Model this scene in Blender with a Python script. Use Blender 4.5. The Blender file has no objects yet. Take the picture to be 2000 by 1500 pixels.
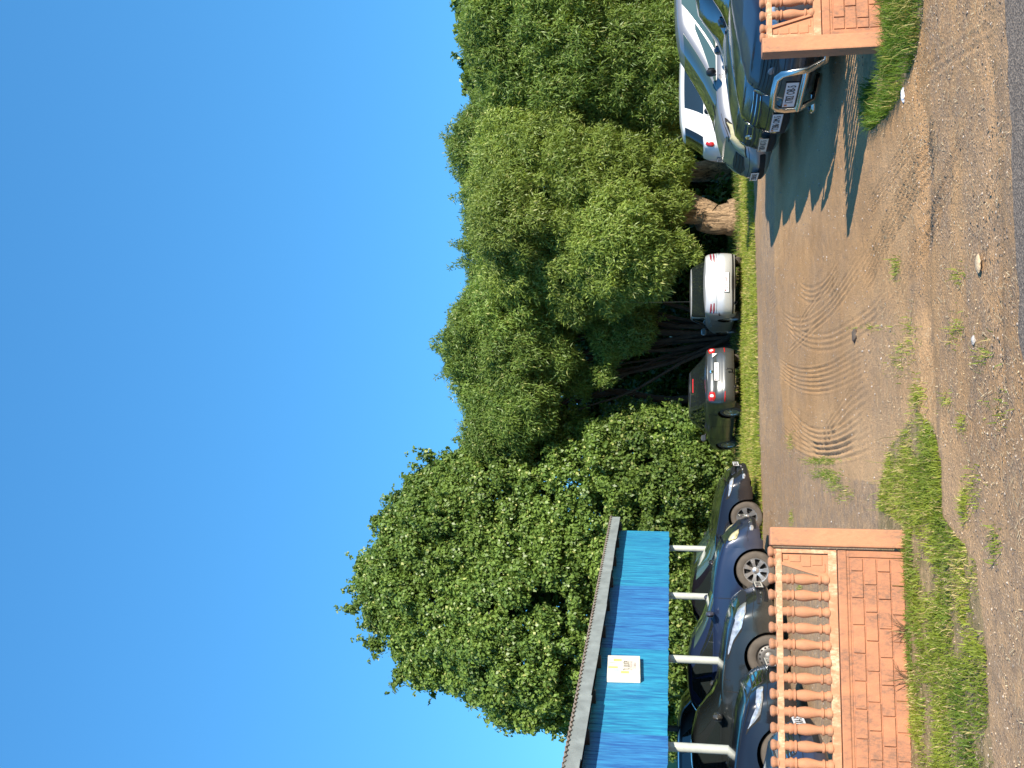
import bpy, bmesh, math, random
import numpy as np
from mathutils import Vector, Matrix
random.seed(7); RNG = np.random.default_rng(11)
PI = math.pi
scene = bpy.context.scene
COL = scene.collection
F = 2000.0; HC = 1.5; P = math.atan(342/F); CP, SP = math.cos(P), math.sin(P)

def wp(u, v, dep):
    """world point seen at upright-photo pixel (u,v), at a given depth"""
    up = (1000-v)/F*dep
    return ((u-750)/F*dep, dep*CP-up*SP, HC+dep*SP+up*CP)
def gp(u, v, z=0.0):
    """ground point seen at pixel"""
    k = (1000-v)/F
    dep = (z-HC)/(SP+k*CP)
    x, y, _ = wp(u, v, dep)
    return (x, y)
def T(xt, yt, dep): return wp(1500-yt, xt, dep)
def G(xt, yt): return gp(1500-yt, xt)

# ---------------------------------------------------------------- nodes
def newmat(name):
    m = bpy.data.materials.new(name); m.use_nodes = True
    nt = m.node_tree; b = nt.nodes['Principled BSDF']
    return m, nt, b
def N(nt, t, **kw):
    n = nt.nodes.new(t)
    for k, v in kw.items():
        if k.startswith('i_'):
            n.inputs[int(k[2:]) if k[2:].isdigit() else k[2:].replace('_', ' ')].default_value = v
        else: setattr(n, k, v)
    return n
def L(nt, a, b): nt.links.new(a, b)
def rgb(c): return (c[0], c[1], c[2], 1.0)
def simple(name, col, rough=0.5, metal=0.0, spec=0.5, coat=0.0, noise=0.0, nscale=8.0, bump=0.0, bscale=60.0, trans=0.0):
    m, nt, b = newmat(name)
    b.inputs['Base Color'].default_value = rgb(col); b.inputs['Roughness'].default_value = rough
    b.inputs['Metallic'].default_value = metal; b.inputs['Specular IOR Level'].default_value = spec
    b.inputs['Coat Weight'].default_value = coat; b.inputs['Coat Roughness'].default_value = 0.04
    if noise or bump:
        tc = N(nt, 'ShaderNodeTexCoord')
    if noise:
        n = N(nt, 'ShaderNodeTexNoise', i_Scale=nscale, i_Detail=6.0); L(nt, tc.outputs['Object'], n.inputs['Vector'])
        mr = N(nt, 'ShaderNodeMapRange'); mr.inputs[1].default_value = .3; mr.inputs[2].default_value = .7
        mr.inputs[3].default_value = 1-noise; mr.inputs[4].default_value = 1+noise*.5
        L(nt, n.outputs[0], mr.inputs[0])
        mx = N(nt, 'ShaderNodeVectorMath', operation='SCALE'); mx.inputs[0].default_value = col
        L(nt, mr.outputs[0], mx.inputs['Scale']); L(nt, mx.outputs[0], b.inputs['Base Color'])
    if bump:
        n2 = N(nt, 'ShaderNodeTexNoise', i_Scale=bscale, i_Detail=5.0); L(nt, tc.outputs['Object'], n2.inputs['Vector'])
        bp = N(nt, 'ShaderNodeBump', i_Strength=bump, i_Distance=.01); L(nt, n2.outputs[0], bp.inputs['Height']); L(nt, bp.outputs[0], b.inputs['Normal'])
    return m
def paint(name, col, metal=0.35, rough=0.32, dust=0.12, coat=.8):
    """car paint: clear coat, fine flake, thin road dust low on the panels"""
    m, nt, b = newmat(name)
    b.inputs['Metallic'].default_value = metal; b.inputs['Coat Weight'].default_value = 1.0
    b.inputs['Coat Roughness'].default_value = 0.07; b.inputs['Roughness'].default_value = rough
    tc = N(nt, 'ShaderNodeTexCoord'); sx = N(nt, 'ShaderNodeSeparateXYZ'); L(nt, tc.outputs['Object'], sx.inputs[0])
    n = N(nt, 'ShaderNodeTexNoise', i_Scale=5.0, i_Detail=7.0); L(nt, tc.outputs['Object'], n.inputs['Vector'])
    a = N(nt, 'ShaderNodeMapRange'); a.inputs[1].default_value = .25; a.inputs[2].default_value = .75; a.inputs[3].default_value = 1.0; a.inputs[4].default_value = .0
    L(nt, sx.outputs[2], a.inputs[0])
    mu = N(nt, 'ShaderNodeMath', operation='MULTIPLY'); L(nt, a.outputs[0], mu.inputs[0]); L(nt, n.outputs[0], mu.inputs[1])
    ad = N(nt, 'ShaderNodeMath', operation='MULTIPLY_ADD'); L(nt, mu.outputs[0], ad.inputs[0]); ad.inputs[1].default_value = dust*2.6; ad.inputs[2].default_value = dust*.18
    mx = N(nt, 'ShaderNodeMix', data_type='RGBA'); mx.inputs[6].default_value = rgb(col); mx.inputs[7].default_value = (.24, .20, .15, 1)
    L(nt, ad.outputs[0], mx.inputs[0]); L(nt, mx.outputs[2], b.inputs['Base Color'])
    cw = N(nt, 'ShaderNodeMath', operation='SUBTRACT'); cw.inputs[0].default_value = coat; L(nt, ad.outputs[0], cw.inputs[1]); L(nt, cw.outputs[0], b.inputs['Coat Weight'])
    return m

def leafmat(name, tr=0.3, rough=.5):
    m, nt, b = newmat(name)
    at = N(nt, 'ShaderNodeAttribute', attribute_name='tint'); L(nt, at.outputs['Color'], b.inputs['Base Color'])
    b.inputs['Roughness'].default_value = rough; b.inputs['Specular IOR Level'].default_value = .35
    t = N(nt, 'ShaderNodeBsdfTranslucent')
    sc = N(nt, 'ShaderNodeVectorMath', operation='MULTIPLY'); sc.inputs[1].default_value = (1.3, 1.25, .5)
    L(nt, at.outputs['Color'], sc.inputs[0]); L(nt, sc.outputs[0], t.inputs['Color'])
    mx = N(nt, 'ShaderNodeMixShader'); mx.inputs[0].default_value = tr
    L(nt, b.outputs[0], mx.inputs[1]); L(nt, t.outputs[0], mx.inputs[2])
    L(nt, mx.outputs[0], nt.nodes['Material Output'].inputs['Surface'])
    return m

M = {}
M['tyre'] = simple('tyre_rubber', (.09, .075, .06), .85, noise=.3, bump=.3)
M['black'] = simple('black_plastic', (.018, .018, .02), .45, noise=.2)
M['void'] = simple('dark_underside', (.012, .011, .01), .9)
M['chrome'] = simple('chrome', (.75, .76, .78), .08, metal=1.0)
M['steel'] = simple('polished_steel', (.72, .70, .66), .16, metal=1.0)
M['alloy'] = simple('alloy', (.62, .62, .62), .28, metal=.85, noise=.15)
M['steelrim'] = simple('steel_rim', (.16, .15, .14), .5, metal=.5, noise=.25)
M['glass'] = simple('tinted_glass', (.012, .016, .016), .03, spec=.9, coat=.6)
M['glass_g'] = simple('green_glass', (.05, .085, .075), .03, spec=.9, coat=.6)
M['lamp'] = simple('lamp_glass', (.62, .63, .64), .12, metal=.55, spec=.9, coat=1.0, noise=.5, nscale=16)
M['lamp_y'] = simple('yellowed_lamp_glass', (.46, .42, .24), .3, metal=.0, coat=.6, noise=.45, nscale=12)
M['red'] = simple('red_lens', (.42, .015, .012), .15, coat=1.0)
M['dred'] = simple('dark_red_lens', (.20, .012, .02), .15, coat=1.0)
M['whitelens'] = simple('white_lens', (.75, .72, .7), .2, coat=1.0)
M['plate'] = simple('plate_white', (.72, .72, .72), .35)
M['plate_c'] = simple('plate_cream', (.62, .60, .52), .35)
M['ink'] = simple('plate_ink', (.02, .02, .025), .5)
M['inkred'] = simple('plate_ink_red', (.14, .01, .015), .5)
M['gap'] = simple('panel_gap', (.004, .004, .004), .8)
M['mirror'] = simple('mirror_glass', (.05, .06, .07), .25, metal=.6)
M['greycab'] = simple('seat_cloth', (.10, .10, .10), .9)

# ---------------------------------------------------------------- mesh helpers
def tagt(o, label=None, cat=None, group=None, kind=None):
    if label: o['label'] = label
    if cat: o['category'] = cat
    if group: o['group'] = group
    if kind: o['kind'] = kind
    return o
def empty(name, loc=(0, 0, 0), rz=0, **kw):
    o = bpy.data.objects.new(name, None); COL.objects.link(o); o.location = loc; o.rotation_euler = (0, 0, rz)
    o.empty_display_size = .2
    return tagt(o, **kw)
def link(name, me, mats, parent=None):
    o = bpy.data.objects.new(name, me); COL.objects.link(o)
    for m in (mats if isinstance(mats, (list, tuple)) else [mats]): me.materials.append(m)
    if parent: o.parent = parent
    return o
def mk(name, V, Fc, mats, parent=None, smooth=None, mi=None, weld=0.0):
    me = bpy.data.meshes.new(name); me.from_pydata([tuple(v) for v in V], [], Fc)
    if mi is not None: me.polygons.foreach_set('material_index', mi)
    if weld:
        b = bmesh.new(); b.from_mesh(me); bmesh.ops.remove_doubles(b, verts=b.verts, dist=weld)
        bmesh.ops.recalc_face_normals(b, faces=b.faces); b.to_mesh(me); b.free()
    if smooth is not None:
        me.polygons.foreach_set('use_smooth', [True]*len(me.polygons)); me.set_sharp_from_angle(angle=math.radians(smooth))
    me.update()
    return link(name, me, mats, parent)
class MB:
    """collects boxes, tubes and lathes into one mesh"""
    def __init__(s): s.V = []; s.F = []
    def add(s, V, Fc):
        n = len(s.V); s.V += [tuple(v) for v in V]; s.F += [tuple(i+n for i in f) for f in Fc]; return s
    def box(s, c, d, rz=0, M4=None, ch=0.0):
        hx, hy, hz = d[0]/2, d[1]/2, d[2]/2; co, si = math.cos(rz), math.sin(rz)
        if ch <= 0:
            pts = [(x, y, z) for z in (-hz, hz) for y in (-hy, hy) for x in (-hx, hx)]
            fs = [(0, 2, 3, 1), (4, 5, 7, 6), (0, 1, 5, 4), (2, 6, 7, 3), (0, 4, 6, 2), (1, 3, 7, 5)]
        else:
            b = bmesh.new(); bmesh.ops.create_cube(b, size=1.0)
            for v in b.verts: v.co = Vector((v.co.x*d[0], v.co.y*d[1], v.co.z*d[2]))
            bmesh.ops.bevel(b, geom=b.edges[:], offset=ch, segments=2, affect='EDGES', profile=.6)
            b.verts.index_update()
            pts = [tuple(v.co) for v in b.verts]; fs = [tuple(v.index for v in f.verts) for f in b.faces]; b.free()
        out = []
        for p in pts:
            q = (p[0]*co-p[1]*si, p[0]*si+p[1]*co, p[2])
            if M4 is not None: q = tuple(M4 @ Vector(q))
            out.append((q[0]+c[0], q[1]+c[1], q[2]+c[2]))
        return s.add(out, fs)
    def tube(s, pts, r, n=8, cap=True):
        pts = [Vector(p) for p in pts]; rs = r if isinstance(r, (list, tuple)) else [r]*len(pts)
        V = []; Fc = []
        up = None
        for i, p in enumerate(pts):
            t = (pts[min(i+1, len(pts)-1)]-pts[max(i-1, 0)]).normalized()
            if up is None:
                up = Vector((0, 0, 1)) if abs(t.z) < .9 else Vector((1, 0, 0))
            a = t.cross(up).normalized(); up = a.cross(t).normalized()
            for k in range(n):
                th = 2*PI*k/n; V.append(p+(a*math.cos(th)+up*math.sin(th))*rs[i])
        for i in range(len(pts)-1):
            for k in range(n):
                Fc.append((i*n+k, i*n+(k+1) % n, (i+1)*n+(k+1) % n, (i+1)*n+k))
        if cap: Fc.append(tuple(range(n-1, -1, -1))); Fc.append(tuple((len(pts)-1)*n+k for k in range(n)))
        return s.add(V, Fc)
    def lathe(s, prof, c=(0, 0, 0), axis='z', n=16, sc=1.0):
        V = []; Fc = []; m = len(prof)
        for k in range(n):
            th = 2*PI*k/n
            for r, h in prof:
                x, y, z = r*math.cos(th)*sc, r*math.sin(th)*sc, h
                if axis == 'y': x, y, z = r*math.cos(th), h, r*math.sin(th)
                V.append((x+c[0], y+c[1], z+c[2]))
        for k in range(n):
            for j in range(m-1):
                a = k*m+j; b = ((k+1) % n)*m+j; Fc.append((a, b, b+1, a+1))
        return s.add(V, Fc)
    def build(s, name, mats, parent=None, smooth=None, weld=0.0):
        return mk(name, s.V, s.F, mats, parent, smooth, weld=weld)
def text_mesh(name, body, size, mat, parent, M4, ext=0.001, wscale=1.0):
    cu = bpy.data.curves.new(name, 'FONT'); cu.body = body; cu.size = size; cu.extrude = ext; cu.resolution_u = 3
    cu.align_x = 'CENTER'; cu.align_y = 'CENTER'
    to = bpy.data.objects.new('tmp', cu); COL.objects.link(to); bpy.context.view_layer.update()
    me = bpy.data.meshes.new_from_object(to.evaluated_get(bpy.context.evaluated_depsgraph_get()))
    bpy.data.objects.remove(to); bpy.data.curves.remove(cu)
    me.transform(Matrix.Diagonal((wscale, 1, 1, 1))); me.transform(M4); me.materials.clear()
    me.name = name
    o = bpy.data.objects.new(name, me); COL.objects.link(o); me.materials.append(mat); o.parent = parent
    return o
def vnoise(x, y, seed=0):
    """value noise 2D for numpy arrays"""
    xi = np.floor(x).astype(np.int64); yi = np.floor(y).astype(np.int64); fx = x-xi; fy = y-yi
    fx = fx*fx*(3-2*fx); fy = fy*fy*(3-2*fy)
    def h(a, b):
        n = (a*374761393+b*668265263+seed*982451653) & 0x7fffffff
        n = (n ^ (n >> 13))*1274126177 & 0x7fffffff
        return ((n ^ (n >> 16)) & 0xffff)/65535.0
    return (h(xi, yi)*(1-fx)+h(xi+1, yi)*fx)*(1-fy)+(h(xi, yi+1)*(1-fx)+h(xi+1, yi+1)*fx)*fy
def fbm(x, y, seed=0, o=4):
    s = 0; a = .5; f = 1.0; t = 0
    for i in range(o): s = s+a*vnoise(x*f, y*f, seed+i*17); t += a; a *= .5; f *= 2.03
    return s/t
def inpoly(x, y, poly):
    ins = np.zeros(x.shape, bool); n = len(poly)
    for i in range(n):
        x1, y1 = poly[i]; x2, y2 = poly[(i+1) % n]
        c = ((y1 > y) != (y2 > y)) & (x < (x2-x1)*(y-y1)/(y2-y1+1e-12)+x1); ins ^= c
    return ins
def fastmesh(name, V, quads=None, tris=None, tint=None, mat=None, parent=None, smooth=False):
    """V (n,3) float, faces (m,4) or (m,3) int arrays"""
    f = quads if quads is not None else tris; k = f.shape[1]
    me = bpy.data.meshes.new(name); me.vertices.add(len(V)); me.vertices.foreach_set('co', V.astype(np.float32).ravel())
    me.loops.add(f.size); me.loops.foreach_set('vertex_index', f.astype(np.int32).ravel())
    me.polygons.add(len(f)); me.polygons.foreach_set('loop_start', np.arange(0, f.size, k, dtype=np.int32))
    if smooth: me.polygons.foreach_set('use_smooth', np.ones(len(f), bool))
    me.update(calc_edges=True)
    if tint is not None:
        a = me.attributes.new('tint', 'FLOAT_COLOR', 'POINT'); c = np.ones((len(V), 4), np.float32); c[:, :3] = tint; a.data.foreach_set('color', c.ravel())
    return link(name, me, mat, parent)
def unit(a): return a/np.maximum(np.linalg.norm(a, axis=1, keepdims=True), 1e-9)
# ================================================================ CARS
def smooth_interp(pts):
    xs = np.array([p[0] for p in pts]); zs = np.array([p[1] for p in pts])
    def f(d):
        w = np.linspace(-.16, .16, 7); return float(np.mean(np.interp(np.clip(d+w, 0, xs[-1]), xs, zs)))
    return f
class Body:
    def __init__(s, sp):
        s.sp = sp; s.L = sp['L']; s.W = sp['W']; s.H = sp['H']
        s.zt_ = smooth_interp(sp['top']); s.r = sp.get('r', .315); s.zs = sp.get('zs', .2)
        s.XE = s.L/2-sp.get('fc', .42); s.XR = -s.L/2+sp.get('rc', .42)
        s.wf = s.L/2-sp['fo']; s.wr = s.wf-sp['wb']; s.ra = s.r+.05
        s.fl = [0, .05, .12, .22, .34, .46, .58, .70, .80, .88, .94, .98, 1.0]
        s.prof = ([0, .06, .2, .42, .6, .78, .9, .96, 1.0], [.90, .955, .985, 1.0, .998, .985, .965, .94, .90])
        s.nose = sp.get('nose', ([0, .08, .25, .45, .6, .8, .92, 1.0], [.09, .02, .0, .015, .05, .12, .2, .3]))
        s.tail = sp.get('tail', ([0, .1, .3, .5, .62, .85, 1.0], [.12, .02, .0, .02, .06, .08, .14]))
        s.crown = sp.get('crown', .05)
    def zt(s, x): return s.zt_(s.L/2-x)
    def zarch(s, x):
        z = s.zs+(.05 if x > s.L/2-.3 or x < -s.L/2+.3 else 0)
        for c in (s.wf, s.wr):
            d = abs(x-c)
            if d <= s.ra: z = max(z, s.r+math.sqrt(max(0, s.ra**2-d*d)))
        return z
    def pt(s, p, f, side=1):
        ff = np.interp(f, *s.nose); rf = np.interp(f, *s.tail); w = s.W/2
        n = s.sp.get('sq', 2.7) if p < 1.5 else s.sp.get('sqr', 3.4)
        if p <= 1:
            t = p*PI/2; Lc = s.L/2-ff-s.XE
            x = s.XE+Lc*max(math.cos(t), 0)**(2/n); yk = max(math.sin(t), 0)**(2/n)
        elif p <= 2: x = s.XE+(s.XR-s.XE)*(p-1); yk = 1
        else:
            t = (3-p)*PI/2; Lc = s.L/2-rf+s.XR
            x = s.XR-Lc*max(math.cos(t), 0)**(2/n); yk = max(math.sin(t), 0)**(2/n)
        q = abs(x)/(s.L/2); yk *= 1-.055*q**4
        zt = s.zt(x); z0 = s.zarch(x) if 1 < p < 2 else s.zs+(.05 if (x > s.L/2-.3 or x < -s.L/2+.3) else 0)
        z = z0+f*(zt-z0); fr = (z-s.zs)/(zt-s.zs)
        y = w*yk*np.interp(fr, *s.prof)
        # a crease along the flank and a soft flare over each arch
        for c in (s.wf, s.wr):
            d = math.hypot(x-c, z-s.r)
            if d < s.ra+.12 and 1 < p < 2: y += .014*(1-(d-s.ra)/.12)
        return (x, side*y, z)
    def ps(s):
        out = [i/12 for i in range(13)]
        xs = []
        for c in (s.wf, s.wr):
            xs += [c+s.ra+.002, c-s.ra-.002]+[c+s.ra*math.cos(PI*k/18) for k in range(19)]
        xs += list(np.linspace(s.XE, s.XR, 26))[1:-1]
        xs = [x for x in xs if s.XR < x < s.XE]; xs = sorted(set(round(x, 5) for x in xs), reverse=True)
        out += [1+(s.XE-x)/(s.XE-s.XR) for x in xs]+[2+i/12 for i in range(13)]
        return out
    def mesh(s):
        ps = s.ps(); V = []; Fc = []; nf = len(s.fl)
        for side in (1, -1):
            o = len(V)
            for p in ps:
                for f in s.fl: V.append(s.pt(p, f, side))
            for i in range(len(ps)-1):
                for j in range(nf-1):
                    a = o+i*nf+j; q = (a, a+nf, a+nf+1, a+1); Fc.append(q if side < 0 else q[::-1])
        o = len(V); m = 11
        for p in ps:
            x, y, z = s.pt(p, 1.0)
            e = min(1, max(0, (s.L/2-x-.1)/.5))*min(1, max(0, (x+s.L/2)/.35))
            for k in range(m):
                u = 1-2*k/(m-1); V.append((x, y*u, z+s.crown*e*(1-abs(u)**2.4)))
        for i in range(len(ps)-1):
            for k in range(m-1):
                a = o+i*m+k; Fc.append((a, a+1, a+m+1, a+m))
        return V, Fc
class House:
    """glasshouse above the belt line"""
    def __init__(s, B):
        s.B = B; sp = B.sp; h = B.L/2
        s.xw0, s.xr0, s.xr1, s.xw1 = [h-d for d in sp['glass']]
        s.yb = B.W/2*sp.get('yb', .90); s.yr = B.W/2*sp.get('yr', .68); s.H = sp['H']
        s.gl = [0, .1, .25, .4, .55, .7, .8, .88, .93, .97, 1.0]
    def pt(s, p, g, side=1):
        xf = s.xw0+(s.xr0-s.xw0)*g**.92; xr = s.xw1+(s.xr1-s.xw1)*g**.92; n = 2.9
        lf = min(.42, (xf-xr)*.3); lr = min(.34, (xf-xr)*.3)
        yw = s.yb+(s.yr-s.yb)*g**1.35-.035*max(0, (g-.88)/.12)**2
        if p <= 1:
            t = p*PI/2; x = xf-lf+lf*max(math.cos(t), 0)**(2/n); yk = max(math.sin(t), 0)**(2/n)
        elif p <= 2: x = (xf-lf)+((xr+lr)-(xf-lf))*(p-1); yk = 1
        else:
            t = (3-p)*PI/2; x = xr+lr-lr*max(math.cos(t), 0)**(2/n); yk = max(math.sin(t), 0)**(2/n)
        mid = (s.xr0+s.xr1)/2; hl = max(.3, (s.xr0-s.xr1)/2)
        zr = s.H-s.B.sp.get('rcrown', .045)-s.B.sp.get('rdrop', .05)*min(1.6, abs((x-mid)/hl))**2.2
        zb = s.B.zt(x)-.03
        z = zb+(zr-zb)*g
        yk *= 1-.05*min(1, abs((x-mid)/1.8))**2*(1 if p <= 2 else 1)
        return (x, side*yw*yk, z)
    def mesh(s):
        ps = [i/10 for i in range(11)]+[1+i/12 for i in range(1, 12)]+[2+i/10 for i in range(11)]
        V = []; Fc = []; nf = len(s.gl)
        for side in (1, -1):
            o = len(V)
            for p in ps:
                for g in s.gl: V.append(s.pt(p, g, side))
            for i in range(len(ps)-1):
                for j in range(nf-1):
                    a = o+i*nf+j; q = (a, a+nf, a+nf+1, a+1); Fc.append(q if side < 0 else q[::-1])
        o = len(V); m = 11
        for p in ps:
            x, y, z = s.pt(p, 1.0); e = min(1, max(0, (s.xr0-x)/.35))*min(1, max(0, (x-s.xr1)/.35))
            for k in range(m):
                u = 1-2*k/(m-1); V.append((x, y*u, z+(s.B.sp.get('rcrown', .045)*e+.004)*(1-abs(u)**2.2)))
        for i in range(len(ps)-1):
            for k in range(m-1):
                a = o+i*m+k; Fc.append((a, a+1, a+m+1, a+m))
        return V, Fc
def patch(fn, c, name, mat, parent, side=1, off=.006, rnd=0, nu=10, nv=6, edge=-.004, bulge=0.0, smooth=40):
    """a panel lying on the surface fn(p,f): c = four corners (p,f) bl, br, tr, tl; negative p crosses the centre line"""
    V = []; Fc = []
    def S(p, f):
        sd = side
        if p < 0: p = -p; sd = -side
        if p > 3: p = 6-p; sd = -side
        return Vector(fn(p, f, sd))
    rows = nv+2; cols = nu+2
    us = [0]+[i/(nu-1) for i in range(nu)]+[1]; vs = [0]+[i/(nv-1) for i in range(nv)]+[1]
    for j, b in enumerate(vs):
        for i, a in enumerate(us):
            A = a
            if rnd:
                k = (1-min(1, abs(2*b-1))**rnd)**(1/rnd)*(1-.0)+0.0; k = max(k, .04); A = .5+(a-.5)*k
            p = (c[0][0]*(1-A)+c[1][0]*A)*(1-b)+(c[3][0]*(1-A)+c[2][0]*A)*b
            f = (c[0][1]*(1-A)+c[1][1]*A)*(1-b)+(c[3][1]*(1-A)+c[2][1]*A)*b
            q = S(p, f); e = 1e-2
            du = S(p+e, f)-S(p-e, f); dv = S(p, min(1, f+e))-S(p, max(0, f-e)); n = du.cross(dv)
            n = n.normalized() if n.length > 1e-12 else Vector((0, 0, 1))
            ref = Vector((q.x*.25 if abs(q.x) > .5 else 0, q.y, (q.z-.55)*.5))
            if n.dot(ref) < 0: n = -n
            border = i in (0, cols-1) or j in (0, rows-1)
            o = edge if border else off+bulge*(1-(2*a-1)**2)*(1-(2*b-1)**2)
            V.append(q+n*o)
    for j in range(rows-1):
        for i in range(cols-1):
            a = j*cols+i; Fc.append((a, a+1, a+cols+1, a+cols))
    return mk(name, V, Fc, mat, parent, smooth)

def make_wheel(car, x, y, r, kind, side, w=.2):
    o = side*w/2
    pr = [(r*.64, -w*.46), (r*.70, -w*.5), (r*.86, -w*.52), (r*.96, -w*.46), (r, -w*.36), (r, -w*.2), (r*.985, -w*.18), (r*.985, -w*.12), (r, -w*.1), (r, w*.1), (r*.985, w*.12), (r*.985, w*.18), (r, w*.2),
          (r, w*.36), (r*.96, w*.46), (r*.86, w*.52), (r*.70, w*.5), (r*.64, w*.46), (r*.63, 0), (r*.64, -w*.46)]
    b = MB().lathe(pr, axis='y', n=36); wh = b.build('wheel', M['tyre'], car, smooth=35); wh.location = (x, y, r)
    R = r*.655; m = MB(); s = side
    if kind == 'steel':
        prof = [(R, s*w*.47), (R*.95, s*w*.44), (R*.90, s*w*.30), (R*.80, s*w*.2), (R*.72, s*w*.27), (R*.52, s*w*.34), (R*.34, s*w*.30), (R*.2, s*w*.40), (.001, s*w*.41)]
        m.lathe(prof, axis='y', n=28); nf = len(m.F)
        for k in range(14):
            th = 2*PI*k/14; m.lathe([(.017, 0), (.001, 0)], c=(R*.66*math.cos(th), s*w*.305, R*.66*math.sin(th)), axis='y', n=8)
        rim = mk('rim', m.V, m.F, [M['steelrim'], M['gap']], wh, 35, mi=[0]*nf+[1]*(len(m.F)-nf))
    else:
        m.lathe([(R, s*w*.48), (R*.93, s*w*.47), (R*.88, s*w*.36), (R*.87, -s*w*.2)], axis='y', n=32)
        ns = {'seven': 7, 'five': 5, 'multi': 10}[kind]
        for k in range(ns):
            th = 2*PI*k/ns+.3; c, sn = math.cos(th), math.sin(th)
            def q(rr, ww, yy): return (rr*c-ww*sn, s*w*yy, rr*sn+ww*c)
            wi = {7: .030, 5: .042, 10: .016}[ns]; wo = {7: .042, 5: .058, 10: .022}[ns]
            V = [q(R*.15, -wi*1.1, .36), q(R*.15, wi*1.1, .36), q(R*.5, wi*.8, .43), q(R*.5, -wi*.8, .43), q(R*.91, wo, .45), q(R*.91, -wo, .45),
                 q(R*.15, -wi*1.1, .2), q(R*.15, wi*1.1, .2), q(R*.5, wi*.8, .25), q(R*.5, -wi*.8, .25), q(R*.91, wo, .25), q(R*.91, -wo, .25)]
            m.add(V, [(0, 1, 2, 3), (3, 2, 4, 5), (0, 3, 9, 6), (3, 5, 11, 9), (1, 7, 8, 2), (2, 8, 10, 4)])
        m.lathe([(R*.27, s*w*.3), (R*.25, s*w*.42), (R*.15, s*w*.46), (.001, s*w*.47)], axis='y', n=20)
        rim = m.build('rim', M['alloy'], wh, smooth=35)
        MB().lathe([(R*.9, s*w*.05), (.001, s*w*.05)], axis='y', n=24).build('brake_disc', M['void'], wh)
    return wh
def plate(car, x, z, txt, mat='plate', ink='ink', front=True, tilt=0.0, y0=0.0):
    s = 1 if front else -1
    p = MB().box((0, 0, 0), (.012, .53, .122), ch=.003).build('licence_plate', M[mat], car)
    fr = MB()
    for zz in (-.062, .062): fr.box((-.002*s, 0, zz), (.016, .545, .008))
    for yy in (-.268, .268): fr.box((-.002*s, yy, 0), (.0155, .008, .132))
    f = fr.build('plate_frame', M['black'], p)
    p.location = (x, y0, z); p.rotation_euler = (0, -tilt*s, 0)
    if txt:
        R = Matrix.Rotation(s*PI/2, 4, 'Z') @ Matrix.Rotation(PI/2, 4, 'X')
        R.translation = Vector((.0085*s, -.012*s*-1, -.002))
        text_mesh('plate_text', txt, .112, M[ink], p, R, wscale=.80)
        MB().box((.0065*s, -.225*s, .03), (.003, .04, .03)).build('plate_flag', M['dred'], p)
    return p
def tubeloop(pts, r): return MB().tube(pts, r, 10)

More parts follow.
